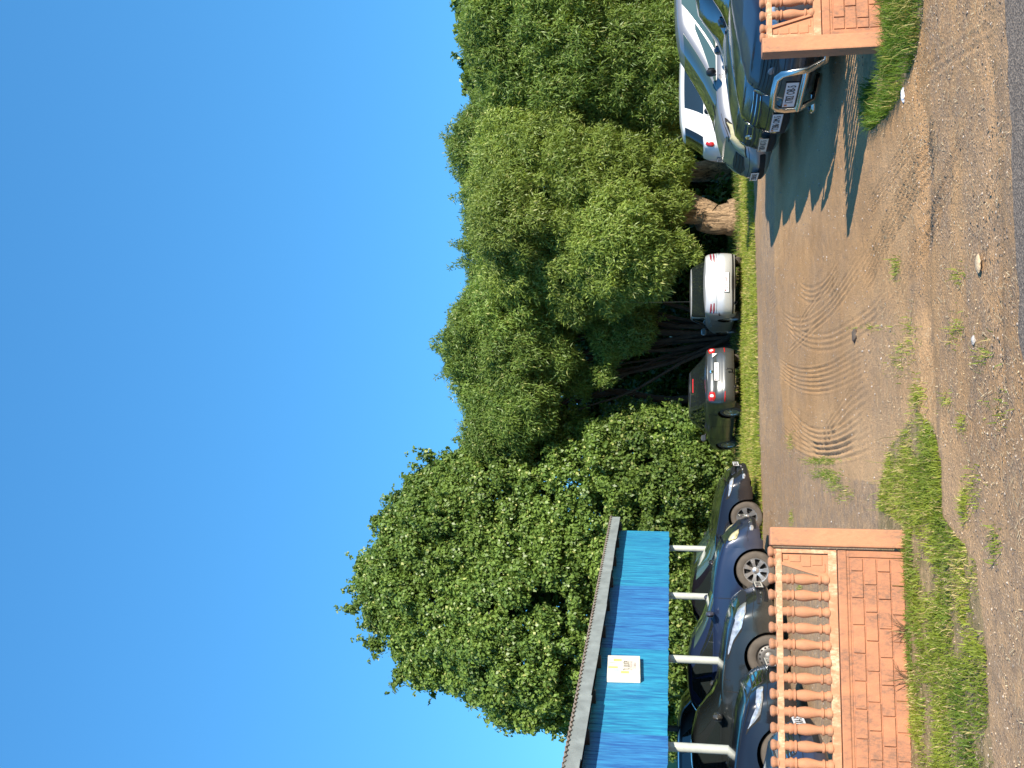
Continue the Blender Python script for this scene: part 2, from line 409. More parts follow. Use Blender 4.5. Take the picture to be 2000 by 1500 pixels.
def make_car(name, sp, label, cat='car', group=None):
    car = empty(name, label=label, cat=cat, group=group)
    B = Body(sp); Hh = House(B); pm = sp['paint']; gm = M[sp.get('glassmat', 'glass')]
    V, Fc = B.mesh(); body = mk('body', V, Fc, pm, car, 38, weld=.0008)
    V, Fc = Hh.mesh(); cab = mk('cabin', V, Fc, pm, car, 38, weld=.0008)
    L_, W, H = B.L, B.W, B.H; h = L_/2
    # underside and wheel wells
    ub = MB().box((0, 0, B.zs+.10), (L_-.5, W-.48, .16))
    ub.box((0, 0, B.zs+.05), (B.wf-B.wr-2*B.ra, W-.14, .06))
    for c in (B.wf, B.wr):
        for sd in (1, -1):
            pts = []; Vw = []; n = 14
            for k in range(n+1):
                th = PI*k/n; xx = c+(B.ra+.012)*math.cos(th); zz = B.r+(B.ra+.012)*math.sin(th)
                Vw += [(xx, sd*(W/2-.035), zz), (xx, sd*(W/2-.3), zz)]
            ub.add(Vw, [(2*k, 2*k+1, 2*k+3, 2*k+2) for k in range(n)])
            ub.box((c, sd*(W/2-.31), B.r+.1), (2*B.ra, .01, .45))
    ub.build('underbody', M['void'], car)
    # wheels
    ty = sp.get('rim', 'multi')
    for c in (B.wf, B.wr):
        for sd in (1, -1): make_wheel(car, c, sd*(W/2-.125), B.r, ty, sd, sp.get('tw', .2))
    hp = lambda p, g, side=1: Hh.pt(p, g, side)
    bp = lambda p, f, side=1: B.pt(p, f, side)
    # glass
    patch(hp, [(-.86, .10), (.86, .10), (.82, .90), (-.82, .90)], 'windscreen', M[sp.get('wsmat', 'glass')], car, nu=20, nv=8, off=.004, edge=-.01)
    e = .35 if sp.get('vanrear') else .22
    patch(hp, [(3+.88, .12), (3-.88, .12), (3-.84, sp.get('rwt', .90)), (3+.84, sp.get('rwt', .90))], 'rear_window', gm, car, nu=20, nv=8, off=.004, edge=-.01)
    for sd in (1, -1):
        for w in sp['wins']:
            patch(hp, w, 'side_window', gm, car, side=sd, nu=9, nv=7, off=.004, edge=-.012, rnd=0)
    # panel gaps round the doors, bonnet and boot
    g = sp.get('gaps', [])
    px = lambda d: 1+(B.XE-(h-d))/(B.XE-B.XR)
    gm_ = []
    for d in sp['doors']:
        for sd in (1, -1):
            p0 = px(d); w_ = .006/(B.XE-B.XR)
            lo = .08
            gm_.append(patch(bp, [(p0-w_, lo), (p0+w_, lo), (p0+w_, .97), (p0-w_, .97)], 'door_gap', M['gap'], car, side=sd, nu=2, nv=12, off=.0015, edge=.001, smooth=None))
    # bumper split lines
    for pa, pb, ff in ((-.95, .95, sp.get('bf', .60)), (3-.95, 3+.95, sp.get('br', .50))):
        patch(bp, [(pa, ff), (pb, ff), (pb, ff+.012), (pa, ff+.012)], 'bumper_gap', M['gap'], car, nu=40, nv=2, off=.001, edge=.0005, smooth=None)
    # bonnet edge line
    for sd in (1, -1):
        patch(bp, [(.5, .955), (px(sp['glass'][0]+.05), .955), (px(sp['glass'][0]+.05), .968), (.5, .968)], 'bonnet_gap', M['gap'], car, side=sd, nu=24, nv=2, off=.001, edge=.0005, smooth=None)
    if sp.get('mould'):
        for sd in (1, -1):
            patch(bp, [(px(sp['fo']+.42), .46), (px(sp['fo']+sp['wb']-.42), .46), (px(sp['fo']+sp['wb']-.42), .53), (px(sp['fo']+.42), .53)], 'side_moulding', M['black'], car, side=sd, nu=14, nv=3, off=.012)
    # front
    for k_, (nm, c, mt, bu) in enumerate(sp.get('front', [])):
        if c[0][0]*c[1][0] < 0 or sp.get('centre') == nm: patch(bp, c, nm, M[mt] if isinstance(mt, str) else mt, car, nu=24, nv=8, off=.006, bulge=bu, rnd=sp.get('grnd', 6))
        else:
            for sd in (1, -1):
                lp = patch(bp, c, nm, M[mt] if isinstance(mt, str) else mt, car, side=sd, nu=12, nv=8, off=.008, bulge=bu, rnd=3.5)
                if nm == 'headlight':
                    e_ = ((-.02, -.018), (.02, -.018), (.02, .016), (-.02, .016))
                    patch(bp, [(p_[0]+d_[0], min(.995, p_[1]+d_[1])) for p_, d_ in zip(c, e_)], 'lamp_surround', M['gap'], lp, side=sd, nu=12, nv=8, off=.003, rnd=3.5)
    for k_, (nm, c, mt, bu) in enumerate(sp.get('rear', [])):
        if (c[0][0]-3)*(c[1][0]-3) < 0: patch(bp, c, nm, M[mt] if isinstance(mt, str) else mt, car, nu=24, nv=6, off=.006, bulge=bu, rnd=8)
        else:
            for sd in (1, -1): patch(bp, c, nm, M[mt] if isinstance(mt, str) else mt, car, side=sd, nu=10, nv=8, off=.006, bulge=bu, rnd=4)
    # slats over the grille
    if sp.get('slats'):
        a, z0, z1, n, mt = sp['slats']
        for k in range(n):
            f = z0+(z1-z0)*(k+.5)/n
            patch(bp, [(-a, f), (a, f), (a, f+.012), (-a, f+.012)], 'grille_slat', M[mt], car, nu=20, nv=3, off=.014)
    # mirrors
    mx, my, mz = Hh.pt(1.0, .16, 1)
    for sd in (1, -1):
        m = MB(); n = 12; V = []; Fc = []
        for i in range(9):
            t = i/8*2-1; rr = math.sqrt(max(0, 1-t**4))
            for k in range(n):
                th = 2*PI*k/n; V.append((.055*rr*math.cos(th)*(1 if math.cos(th) > 0 else .55), .105*t, .075*rr*math.sin(th)))
        for i in range(8):
            for k in range(n): Fc.append((i*n+k, i*n+(k+1) % n, (i+1)*n+(k+1) % n, (i+1)*n+k))
        m.add(V, Fc); mo = m.build('wing_mirror', sp.get('mirmat', pm), car, smooth=50)
        mo.location = (mx+.02, sd*(W/2+.09), mz+.045)
        MB().tube([(0, -sd*.13, -.06), (0, -sd*.03, -.03)], .022, 8).build('mirror_arm', M['black'], mo)
        MB().box((-.035, 0, 0), (.006, .16, .1), ch=.002).build('mirror_glass', M['mirror'], mo)
        for dd in sp.get('handles', []):
            q = B.pt(px(dd), .84, sd)
            MB().tube([(-.09, 0, 0), (-.07, sd*.022, 0), (.07, sd*.022, 0), (.09, 0, 0)], .011, 8).build('door_handle', sp.get('hmat', pm), car, smooth=40).location = (q[0], q[1]+sd*.002, q[2])
    # roof gutters and sills
    if sp.get('rails'):
        for sd in (1, -1):
            ra = [Vector(Hh.pt(1+i/10, 1.0, sd))+Vector((0, sd*.0, .045 if 0 < i < 10 else .0)) for i in range(11)]
            MB().tube(ra, .012, 8).build('roof_rail', M['chrome' if sp['rails'] == 'chrome' else 'black'], car, smooth=40)
    if sp.get('fplate'): 
        x0 = B.pt(0, .35)[0]; plate(car, x0+sp.get('fpo', .012), sp.get('fpz', .42), *sp['fplate'], front=True, y0=sp.get('fpy', 0))
    if sp.get('rplate'):
        z = sp.get('rpz', .55); ff = (z-.25)/(B.zt(-h+.1)-.25); x0 = B.pt(3, ff)[0]; plate(car, x0-.014, z, *sp['rplate'], front=False, tilt=.0)
    # wipers
    for y0 in (-.45, .12):
        wb_ = MB()
        a = Vector(Hh.pt(.001+abs(y0)/1.2, .07, 1 if y0 > 0 else -1)); b_ = Vector(Hh.pt(abs(y0+.42)/1.5+.05, .16, 1 if y0+.42 > 0 else -1))
        wb_.tube([a+Vector((.03, 0, .02)), b_+Vector((.02, 0, .02))], .008, 6)
        wb_.build('wiper', M['black'], car)
    car['_w'] = 0; del car['_w']
    return car, B, Hh
def setpose(car, nose, ang, B):
    """nose = world xy of the front bumper centre, ang = heading angle of +X"""
    car.rotation_euler = (0, 0, ang)
    car.location = (nose[0]-math.cos(ang)*B.L/2, nose[1]-math.sin(ang)*B.L/2, 0)
def pose_wheel(car, B, u, s, ang, side):
    """near front wheel contact at pixel column u and scale s px/m; side=+1 when the left flank faces us"""
    dep = F/s; x = (u-750)/F*dep; y = (dep+HC*SP)/CP
    lx, ly = B.wf, side*(B.W/2-.1)
    car.rotation_euler = (0, 0, ang)
    car.location = (x-(lx*math.cos(ang)-ly*math.sin(ang)), y-(lx*math.sin(ang)+ly*math.cos(ang)), 0)
def pose_rear(car, B, u, s, ang):
    dep = F/s; x = (u-750)/F*dep; y = (dep+HC*SP)/CP
    car.rotation_euler = (0, 0, ang); car.location = (x+math.cos(ang)*B.L/2, y+math.sin(ang)*B.L/2, 0)
def pose_nose(car, B, u, s, ang):
    dep = F/s; setpose(car, ((u-750)/F*dep, (dep+HC*SP*.7)/CP), ang, B)

SEDAN = dict(L=4.45, W=1.71, H=1.42, fo=.86, wb=2.6, top=[(0, .60), (.15, .68), (.5, .78), (1.0, .86), (1.45, .93), (2.2, .935), (3.4, .96), (3.9, .99), (4.3, .98), (4.45, .90)],
             glass=(1.22, 2.0, 3.05, 3.85), wins=[[(.98, .14), (1.42, .14), (1.44, .88), (1.12, .88)], [(1.47, .14), (1.88, .16), (1.84, .88), (1.49, .88)], [(1.91, .18), (2.05, .26), (1.96, .78), (1.89, .86)]],
             doors=[1.42, 2.35, 3.28], handles=[2.2, 3.1], br=.52)
HATCH = dict(L=4.0, W=1.70, H=1.47, fo=.80, wb=2.5, top=[(0, .62), (.15, .70), (.5, .80), (.9, .88), (1.3, .94), (2.2, .96), (3.3, 1.0), (3.8, 1.0), (4.0, .93)],
             glass=(1.05, 1.85, 3.25, 3.86), wins=[[(.98, .14), (1.40, .14), (1.42, .88), (1.12, .88)], [(1.45, .14), (1.80, .16), (1.78, .88), (1.46, .88)], [(1.84, .18), (2.12, .26), (2.02, .80), (1.82, .88)]],
             doors=[1.35, 2.3, 3.15], handles=[2.15, 3.0], br=.50)
MPV = dict(L=4.5, W=1.78, H=1.70, fo=.88, wb=2.75, yr=.74, top=[(0, .68), (.15, .77), (.5, .90), (.9, .98), (1.2, 1.02), (2.2, 1.03), (3.6, 1.04), (4.3, 1.03), (4.5, .95)],
           glass=(.98, 1.95, 4.05, 4.36), wins=[[(.92, .10), (1.14, .10), (1.16, .60), (1.10, .60)], [(1.17, .10), (1.45, .10), (1.45, .90), (1.19, .90)], [(1.48, .10), (1.76, .10), (1.76, .90), (1.48, .90)], [(1.79, .10), (2.1, .14), (2.06, .88), (1.79, .90)]],
           doors=[1.35, 2.35, 3.35], handles=[2.2, 3.2], br=.5)
HEAD = lambda a=.42, b=1.0, lo=.70, hi=.93, tip=.86, m='lamp': ('headlight', [(a, lo), (b, lo+.04), (b+.05, tip+.02), (a, hi)], m, .012)
# ================================================================ the parked cars
def spec(base, **kw):
    d = dict(base); d.update(kw); return d
R_ = math.radians
M['badge'] = simple('badge', (.22, .25, .30), .35, metal=.6)
# ---- left row, noses to the right
GRL = lambda a, lo, hi, m='black': ('grille', [(-a, lo), (a, lo), (a, hi), (-a, hi)], m, 0)
INT = lambda a, lo, hi: ('lower_intake', [(-a, lo), (a, lo), (a, hi), (-a, hi)], 'gap', 0)
FOG = ('fog_lamp', [(.50, .22), (.68, .22), (.68, .36), (.50, .36)], 'lamp', .004)
GL = 'cars parked nose out under and beside the blue carport'
sp = spec(HATCH, paint=paint('blue_paint', (.006, .018, .06), .3), L=4.1, top=[(0, .58), (.15, .64), (.5, .70), (.9, .78), (1.3, .88), (2.2, .94), (3.3, .98), (3.8, .98), (4.1, .92)],
          rim='multi', front=[HEAD(.45, .98, .66, .92, .84), GRL(.34, .70, .90), INT(.45, .14, .34)], slats=(.32, .71, .89, 4, 'chrome'), fplate=('7472 KA-5',), fpz=.44)
car, B, _ = make_car('parked_car', sp, 'blue car glimpsed through the balusters at the left end of the orange fence', group=GL)
pose_nose(car, B, 84, 205, R_(3))
sp = spec(SEDAN, paint=paint('gloss_black_paint', (.006, .007, .012), .2, .2, .05), H=1.40, fo=.92, rim='steel', sq=2.4,
          top=[(0, .66), (.12, .72), (.4, .80), (.9, .89), (1.45, .96), (2.2, .97), (3.4, .99), (3.9, 1.0), (4.3, .98), (4.45, .90)],
          front=[HEAD(.50, 1.03, .66, .86, .80), ('grille', [(-.36, .66), (.36, .66), (.42, .97), (-.42, .97)], 'chrome', 0), INT(.5, .10, .32), FOG],
          slats=(.33, .68, .94, 4, 'black'), fplate=('1385 EX-5', 'plate_c'), fpz=.46, fpo=.03, rails=None)
car, B, _ = make_car('parked_car', sp, 'glossy black car with chrome grille and clear headlight nearest the orange fence', group=GL)
pose_wheel(car, B, 24, 164, R_(5), -1)
sp = spec(SEDAN, paint=paint('green_black_paint', (.012, .016, .017), .2, .25, .08), H=1.44, fo=.90, rim='steel', mould=True, bf=.56,
          top=[(0, .68), (.12, .74), (.4, .84), (.9, .93), (1.45, 1.0), (2.2, 1.0), (3.4, 1.0), (3.9, 1.0), (4.3, .98), (4.45, .90)],
          front=[HEAD(.42, 1.10, .72, .97, .95), GRL(.36, .74, .92), INT(.55, .12, .30), ('bumper_intake', [(-.6, .36), (.6, .36), (.6, .50), (-.6, .50)], 'black', 0)], slats=(.5, .14, .48, 5, 'black'),
          fplate=('2915 BM-5', 'plate_c'), fpz=.42, fpo=.03)
car, B, _ = make_car('parked_car', sp, 'green-black car with steel wheels and long pale headlight, next to the blue hatchback', group=GL)
pose_wheel(car, B, 216, 134, R_(2), -1)
sp = spec(HATCH, paint=paint('blue_paint_bright', (.008, .020, .058), .25, .3, .10), H=1.50, L=4.25, fo=.86, wb=2.6, rim='seven', r=.33, bf=.40, wsmat='glass_g',
          top=[(0, .64), (.12, .74), (.35, .86), (.7, .95), (1.1, 1.02), (1.5, 1.05), (2.2, 1.04), (3.3, 1.05), (3.9, 1.05), (4.25, .95)], glass=(1.0, 2.15, 3.35, 3.95), nose=([0, .1, .3, .5, .7, .85, .95, 1.0], [.08, .02, .0, .02, .08, .2, .34, .46]),
          front=[('headlight', [(.52, .66), (.88, .68), (.88, .92), (.52, .90)], 'lamp_y', .03), GRL(.30, .66, .76), INT(.6, .10, .30), FOG], slats=(.5, .12, .28, 3, 'black'),
          fplate=('6407 HE-5', 'plate_c'), fpz=.52, fpo=.03, wins=[[(1.0, .12), (1.14, .12), (1.22, .62), (1.16, .62)], [(1.17, .12), (1.55, .12), (1.55, .90), (1.27, .90)], [(1.58, .14), (1.93, .18), (1.86, .88), (1.58, .90)]])
car, B, _ = make_car('parked_car', sp, 'bright blue hatchback with round-cornered headlight and seven-spoke alloy wheels', group=GL)
pose_wheel(car, B, 385, 113, R_(3), -1)
sp = spec(SEDAN, paint=paint('black_violet_paint', (.008, .008, .013), .25, .2, .05), H=1.44, rim='five', fo=.95, wsmat='glass_g', glass=(1.3, 2.2, 3.2, 4.0),
          front=[HEAD(.52, 1.0, .70, .90, .84), GRL(.30, .66, .84), INT(.5, .1, .3), FOG], slats=(.28, .67, .83, 3, 'chrome'), fplate=('8051 CC-5', 'plate'), fpz=.50, fpo=.02)
car, B, _ = make_car('parked_car', sp, 'black saloon with five-spoke silver wheels, nose past the end of the carport', group=GL)
pose_wheel(car, B, 490, 97, R_(-4), -1)
sp = spec(SEDAN, paint=paint('black_paint', (.010, .012, .011), .2, .25, .1), H=1.42, rim='five', wsmat='glass_g', front=[HEAD(), GRL(.34, .7, .88), INT(.5, .12, .3)], fplate=('3306 PT-5',))
car, B, _ = make_car('parked_car', sp, 'dark car mostly hidden behind the black saloon, only bonnet, windscreen and roof showing', group=GL)
pose_nose(car, B, 572, 80, R_(-8))
sp = spec(MPV, paint=paint('black_van_paint', (.006, .006, .007), .1, .3, .05), H=1.72, rim='multi', front=[HEAD(), GRL(.34, .7, .88)], rails='black')
car, B, _ = make_car('parked_van', sp, 'tall black minivan in the shade behind the carport posts', 'van')
pose_nose(car, B, 292, 84, R_(0))
# ---- middle, backs to us
sp = spec(HATCH, paint=paint('grey_green_paint', (.065, .07, .07), .5, .3, .08), L=4.25, H=1.47, rcrown=.02, rdrop=.03, rwt=.94, rim='multi', br=.46, r=.31, spoiler=True, hmat=None or M['black'],
          top=[(0, .62), (.15, .70), (.5, .80), (.9, .88), (1.3, .93), (2.2, .95), (3.3, .98), (3.8, .99), (4.1, .97), (4.25, .92)], glass=(1.1, 1.9, 3.1, 4.05),
          tail=([0, .1, .28, .45, .5, .56, .85, 1.0], [.10, .02, .0, .0, .05, .07, .06, .12]),
          rear=[('tail_light', [(2.22, .70), (2.60, .70), (2.62, .96), (2.16, .96)], 'red', .008), ('tail_light_centre', [(2.38, .76), (2.52, .76), (2.52, .92), (2.38, .92)], 'whitelens', .018),
                ('reflector', [(2.18, .34), (2.62, .34), (2.62, .385), (2.18, .385)], 'red', .002), ('boot_handle_gap', [(3+.74, .775), (3-.74, .775), (3-.74, .79), (3+.74, .79)], 'gap', 0),
                ('boot_line', [(3+.6, .54), (3-.6, .54), (3-.6, .548), (3+.6, .548)], 'gap', 0)], rplate=('4708 OX-5', 'plate', 'inkred'), rpz=.72)
car, B, Hh = make_car('parked_car', sp, 'dark grey hatchback seen from behind with red corner lights and a tow hook')
pose_rear(car, B, 776, 73, R_(90+24))
xr = -B.L/2
MB().lathe([(.05, 0), (.045, .008), (.02, .012), (.001, .012)], axis='y', n=16).build('emblem', M['chrome'], car, smooth=40)
em = bpy.data.objects[[o.name for o in bpy.data.objects if o.name.startswith('emblem')][-1]]; em.rotation_euler = (0, 0, PI/2); em.location = (B.pt(3, .86)[0]-.004, 0, B.pt(3, .87)[2])
tb = MB().tube([(0, 0, -.06), (-.10, 0, -.06), (-.16, 0, -.03), (-.18, 0, .02), (-.18, 0, .08)], .018, 8); tb.lathe([(.001, .0), (.024, .012), (.028, .03), (.02, .05), (.001, .056)], c=(-.18, 0, .06), n=12)
tb.build('tow_hook', M['black'], car, smooth=50).location = (xr+.04, .0, .36)
tri = mk('triangle_sticker', [(0, -.12, .11), (0, .0, .11), (0, -.12, -.02), (-.004, -.12, .11), (-.004, 0, .11), (-.004, -.12, -.02)], [(0, 1, 2), (5, 4, 3), (0, 3, 4, 1), (1, 4, 5, 2), (2, 5, 3, 0)], M['plate'], car)
tri.location = (B.pt(3, .7)[0]-.008, -.42, .72)
b3 = MB().box((0, 0, 0), (.02, .42, .03), ch=.004).build('brake_light', M['red'], car); q = Hh.pt(3, .86); b3.location = (q[0]-.012, 0, q[2]); 
MB().tube([(xr+.25, .42, .24), (xr+.02, .42, .22)], .028, 10, cap=False).build('exhaust_pipe', M['steelrim'], car)
sp = spec(SEDAN, paint=paint('silver_paint', (.50, .50, .49), .4, .38, .1), L=4.5, H=1.42, W=1.74, rcrown=.015, rdrop=.02, rwt=.955, rim='multi', br=.48, mould=False, glass=(1.25, 2.05, 3.15, 3.85), yb=.94, yr=.80,
          top=[(0, .60), (.15, .68), (.5, .78), (1.0, .86), (1.45, .93), (2.2, .94), (3.4, .97), (3.9, 1.02), (4.3, 1.02), (4.5, .97)],
          tail=([0, .1, .3, .47, .5, .53, .85, 1.0], [.10, .03, .0, .0, .05, .05, .06, .12]),
          rear=[('tail_light', [(2.20, .80), (2.62, .80), (2.64, .86), (2.20, .87)], 'dred', .006), ('tail_light', [(2.20, .70), (2.66, .70), (2.66, .76), (2.20, .76)], 'dred', .006),
                ('bumper_strip', [(3+.97, .50), (3-.97, .50), (3-.97, .565), (3+.97, .565)], 'gap', 0), ('boot_line', [(3+.8, .63), (3-.8, .63), (3-.8, .645), (3+.8, .645)], 'gap', 0), ('bumper_foot', [(3+.9, .03), (3-.9, .03), (3-.9, .12), (3+.9, .12)], 'black', 0)],
          rplate=('0251 HP-5', 'plate', 'inkred'), rpz=.47)
car, B, Hh = make_car('parked_car', sp, 'silver saloon seen from behind with slim split tail lights and a whip aerial')
pose_rear(car, B, 950, 74, R_(90+5))
xr = -B.L/2
MB().tube([(0, 0, 0), (0, 0, .3), (.01, 0, 1.75)], [.006, .004, .003], 6).build('whip_aerial', M['black'], car).location = (-.35, .2, 1.38)
ex = MB().tube([(xr+.3, .55, .25), (xr-.02, .55, .235)], .04, 12, cap=False); ex.build('exhaust_pipe', M['steelrim'], car)
MB().lathe([(.036, 0), (.001, 0)], c=(0, 0, 0), axis='y', n=12).build('exhaust_opening', M['gap'], car).location = (xr+.05, .55, .24); bpy.data.objects[-1] if False else None
# ---- right row, noses to the left
GR = 'cars parked side by side in the row behind the right fence'
sp = spec(MPV, paint=paint('dark_blue_paint', (.022, .028, .050), .3, .45, .10, .45), H=1.74, W=1.80, L=4.6, rim='multi', bf=.62, glass=(1.12, 2.15, 4.1, 4.42), yb=.88,
          top=[(0, .70), (.10, .78), (.4, .87), (.8, .95), (1.2, 1.02), (2.2, 1.04), (3.6, 1.05), (4.3, 1.03), (4.6, .95)],
          front=[GRL(.46, .70, .93), ('headlight', [(.55, .70), (.98, .74), (.98, .90), (.52, .92)], 'lamp', .014), INT(.6, .10, .30), ('bumper_intake', [(-.55, .38), (.55, .38), (.55, .52), (-.55, .52)], 'black', 0)],
          slats=(.44, .72, .92, 5, 'black'), fplate=('1782 OB-5', 'plate'), fpz=.50, fpo=.17, fpy=0.02)
car, B, Hh = make_car('parked_car', sp, 'dark blue people carrier with steel bull bar and plate 1782 OB-5', group=GR)
pose_nose(car, B, 1344, 198, R_(180+10))
x0 = B.L/2
bb = MB().tube([(x0-.25, .42, .16), (x0+.03, .42, .22), (x0+.11, .42, .38), (x0+.12, .41, .52), (x0+.12, .38, .60), (x0+.12, .30, .645), (x0+.12, 0, .655), (x0+.12, -.30, .645), (x0+.12, -.38, .60), (x0+.12, -.41, .52), (x0+.11, -.42, .38), (x0+.03, -.42, .22), (x0-.25, -.42, .16)], .034, 14)
bb.tube([(x0+.115, .42, .385), (x0+.13, .2, .385), (x0+.13, -.2, .385), (x0+.115, -.42, .385)], .032, 14)
bb.tube([(x0-.05, .42, .22), (x0+.02, .6, .20), (x0-.02, .78, .20), (x0-.12, .86, .21)], .032, 12)
bb.tube([(x0-.05, -.42, .22), (x0+.02, -.6, .20), (x0-.02, -.78, .20), (x0-.12, -.86, .21)], .032, 12)
bb.build('bull_bar', M['steel'], car, smooth=60)
eb = MB().lathe([(.001, .012), (.06, .010), (.075, .004), (.08, -.01)], axis='y', n=24); e = eb.build('emblem', M['badge'], car, smooth=40); e.rotation_euler = (0, -.25, -PI/2); e.scale = (1.1, .35, .6)
q = B.pt(0, .80); e.location = (q[0]+.012, 0, q[2]-.01)
sp = spec(SEDAN, paint=paint('navy_black_paint', (.012, .02, .035), .3, .22, .05), W=1.66, H=1.42, rim='multi', top=[(0, .72), (.10, .78), (.4, .84), (.8, .89), (1.4, .96), (2.2, .97), (3.4, 1.0), (4.0, 1.0), (4.45, .92)],
          front=[GRL(.34, .74, .92), HEAD(.42, 1.0, .76, .95, .88), INT(.6, .12, .38)], slats=(.32, .75, .91, 3, 'chrome'), fplate=('7286 OM-5', 'plate'), fpz=.46, fpo=.02)
car, B, _ = make_car('parked_car', sp, 'black saloon with plate 7286 OM-5 beside the blue people carrier', group=GR); pose_nose(car, B, 1262, 165, R_(180+8))
sp = spec(SEDAN, paint=paint('dark_blue_paint_two', (.016, .032, .06), .3, .22, .05), W=1.66, H=1.42, rim='multi', top=[(0, .70), (.10, .77), (.4, .83), (.8, .89), (1.4, .96), (2.2, .97), (3.4, 1.0), (4.0, 1.0), (4.45, .92)],
          front=[GRL(.34, .66, .90), HEAD(.42, 1.0, .74, .93, .86), INT(.6, .12, .38)], slats=(.32, .68, .88, 2, 'chrome'), fplate=('7074 KT-5', 'plate_c'), fpz=.48, fpo=.03)
car, B, _ = make_car('parked_car', sp, 'dark saloon with chrome badge and framed plate, wedged before the silver people carrier', group=GR); pose_nose(car, B, 1220, 143, R_(180+6))
bd = MB()
ring = [(0, .075*math.cos(2*PI*k/20), .05*math.sin(2*PI*k/20)) for k in range(21)]; bd.tube(ring, .008, 6, cap=False)
ring = [(0, .03*math.cos(2*PI*k/14), .048*math.sin(2*PI*k/14)) for k in range(15)]; bd.tube(ring, .007, 6, cap=False); bd.tube([(0, -.055, .025), (0, .055, .025)], .007, 6)
q = B.pt(0, .80); bd.build('emblem', M['chrome'], car, smooth=50).location = (q[0]+.022, 0, q[2])
sp = spec(MPV, paint=paint('silver_grey_paint', (.30, .30, .31), .55, .34, .12), H=1.70, W=1.76, L=4.5, rim='multi', bf=.58, mirmat=M['black'], mould=False, glassmat='glass_g', wsmat='glass_g', fo=.92,
          glass=(.72, 1.95, 4.05, 4.36), nose=([0, .1, .3, .5, .65, .8, .92, 1.0], [.10, .02, .0, .02, .07, .18, .30, .42]),
          top=[(0, .72), (.10, .78), (.4, .92), (.8, 1.02), (1.2, 1.05), (2.2, 1.05), (3.6, 1.06), (4.3, 1.05), (4.5, .97)],
          front=[('headlight', [(.40, .62), (1.03, .70), (1.07, .93), (.50, .95)], 'lamp_y', .02), GRL(.36, .68, .88), INT(.6, .12, .34)], slats=(.34, .70, .86, 3, 'black'), fplate=('5930 MI-5', 'plate'), fpz=.46, fpo=.03)
car, B, _ = make_car('parked_car', sp, 'silver people carrier with yellowed headlight at the far end of the right row', group=GR); pose_nose(car, B, 1158, 124, R_(180+2))
sp = spec(MPV, paint=paint('white_paint', (.72, .73, .72), .0, .35, .1), H=1.67, W=1.74, L=4.2, rim='multi', glass=(.95, 1.7, 3.72, 4.05), sq=2.3, wb=2.6,
          top=[(0, .66), (.15, .80), (.5, .96), (.9, 1.06), (1.2, 1.11), (2.2, 1.12), (3.4, 1.14), (4.0, 1.15), (4.2, 1.10)],
          wins=[[(1.0, .1), (1.84, .12), (1.80, .88), (1.1, .88)]],
          rear=[('tail_light', [(2.10, .76), (2.28, .78), (2.28, .96), (2.10, .98)], 'red', .02)], rplate=('6157 EE-5',), rpz=.8)
car, B, Hh = make_car('parked_car', sp, 'white people carrier with its tail to the left, behind the silver one')
pose_rear(car, B, 1186, 91, R_(-4))
MB().tube([(0, 0, 0), (-.22, 0, .34)], [.006, .003], 6).build('roof_aerial', M['black'], car).location = (-1.5, 0, 1.62)
# ================================================================ FENCE
FD = Vector((1, .2, 0)).normalized(); FN = Vector((-.2, 1, 0)).normalized(); FA = math.atan2(.2, 1)
def concrete(name, col, stain, lo=.44, hi=.60):
    m, nt, b = newmat(name); b.inputs['Roughness'].default_value = .85; b.inputs['Specular IOR Level'].default_value = .25
    tc = N(nt, 'ShaderNodeTexCoord')
    n1 = N(nt, 'ShaderNodeTexNoise', i_Scale=6.0, i_Detail=8.0, i_Roughness=.7); n2 = N(nt, 'ShaderNodeTexNoise', i_Scale=45.0, i_Detail=6.0, i_Roughness=.75)
    mp = N(nt, 'ShaderNodeMapping'); mp.inputs['Scale'].default_value = (1, 1, .45); L(nt, tc.outputs['Object'], mp.inputs[0])
    L(nt, mp.outputs[0], n1.inputs['Vector']); L(nt, mp.outputs[0], n2.inputs['Vector'])
    r1 = N(nt, 'ShaderNodeMapRange'); r1.inputs[1].default_value = lo; r1.inputs[2].default_value = hi; L(nt, n1.outputs[0], r1.inputs[0])
    r2 = N(nt, 'ShaderNodeMapRange'); r2.inputs[1].default_value = .38; r2.inputs[2].default_value = .60; L(nt, n2.outputs[0], r2.inputs[0])
    mu = N(nt, 'ShaderNodeMath', operation='MULTIPLY'); L(nt, r1.outputs[0], mu.inputs[0]); L(nt, r2.outputs[0], mu.inputs[1])
    mx = N(nt, 'ShaderNodeMix', data_type='RGBA'); mx.inputs[6].default_value = rgb(col); mx.inputs[7].default_value = rgb(stain); L(nt, mu.outputs[0], mx.inputs[0])
    mz = N(nt, 'ShaderNodeVectorMath', operation='SCALE'); r3 = N(nt, 'ShaderNodeMapRange'); r3.inputs[1].default_value = .3; r3.inputs[2].default_value = .7; r3.inputs[3].default_value = .86; r3.inputs[4].default_value = 1.08
    L(nt, n2.outputs[0], r3.inputs[0]); L(nt, mx.outputs[2], mz.inputs[0]); L(nt, r3.outputs[0], mz.inputs['Scale']); L(nt, mz.outputs[0], b.inputs['Base Color'])
    n3 = N(nt, 'ShaderNodeTexNoise', i_Scale=110.0, i_Detail=4.0); L(nt, tc.outputs['Object'], n3.inputs['Vector'])
    bp = N(nt, 'ShaderNodeBump', i_Strength=.5, i_Distance=.004); L(nt, n3.outputs[0], bp.inputs['Height']); L(nt, bp.outputs[0], b.inputs['Normal'])
    return m
M['orange'] = concrete('orange_painted_concrete', (.48, .222, .120), (.27, .15, .095))
M['orange_w'] = concrete('worn_orange_concrete', (.48, .225, .125), (.60, .46, .30))
M['orange_d'] = concrete('dirty_orange_concrete', (.47, .205, .110), (.22, .12, .08), .38, .56)
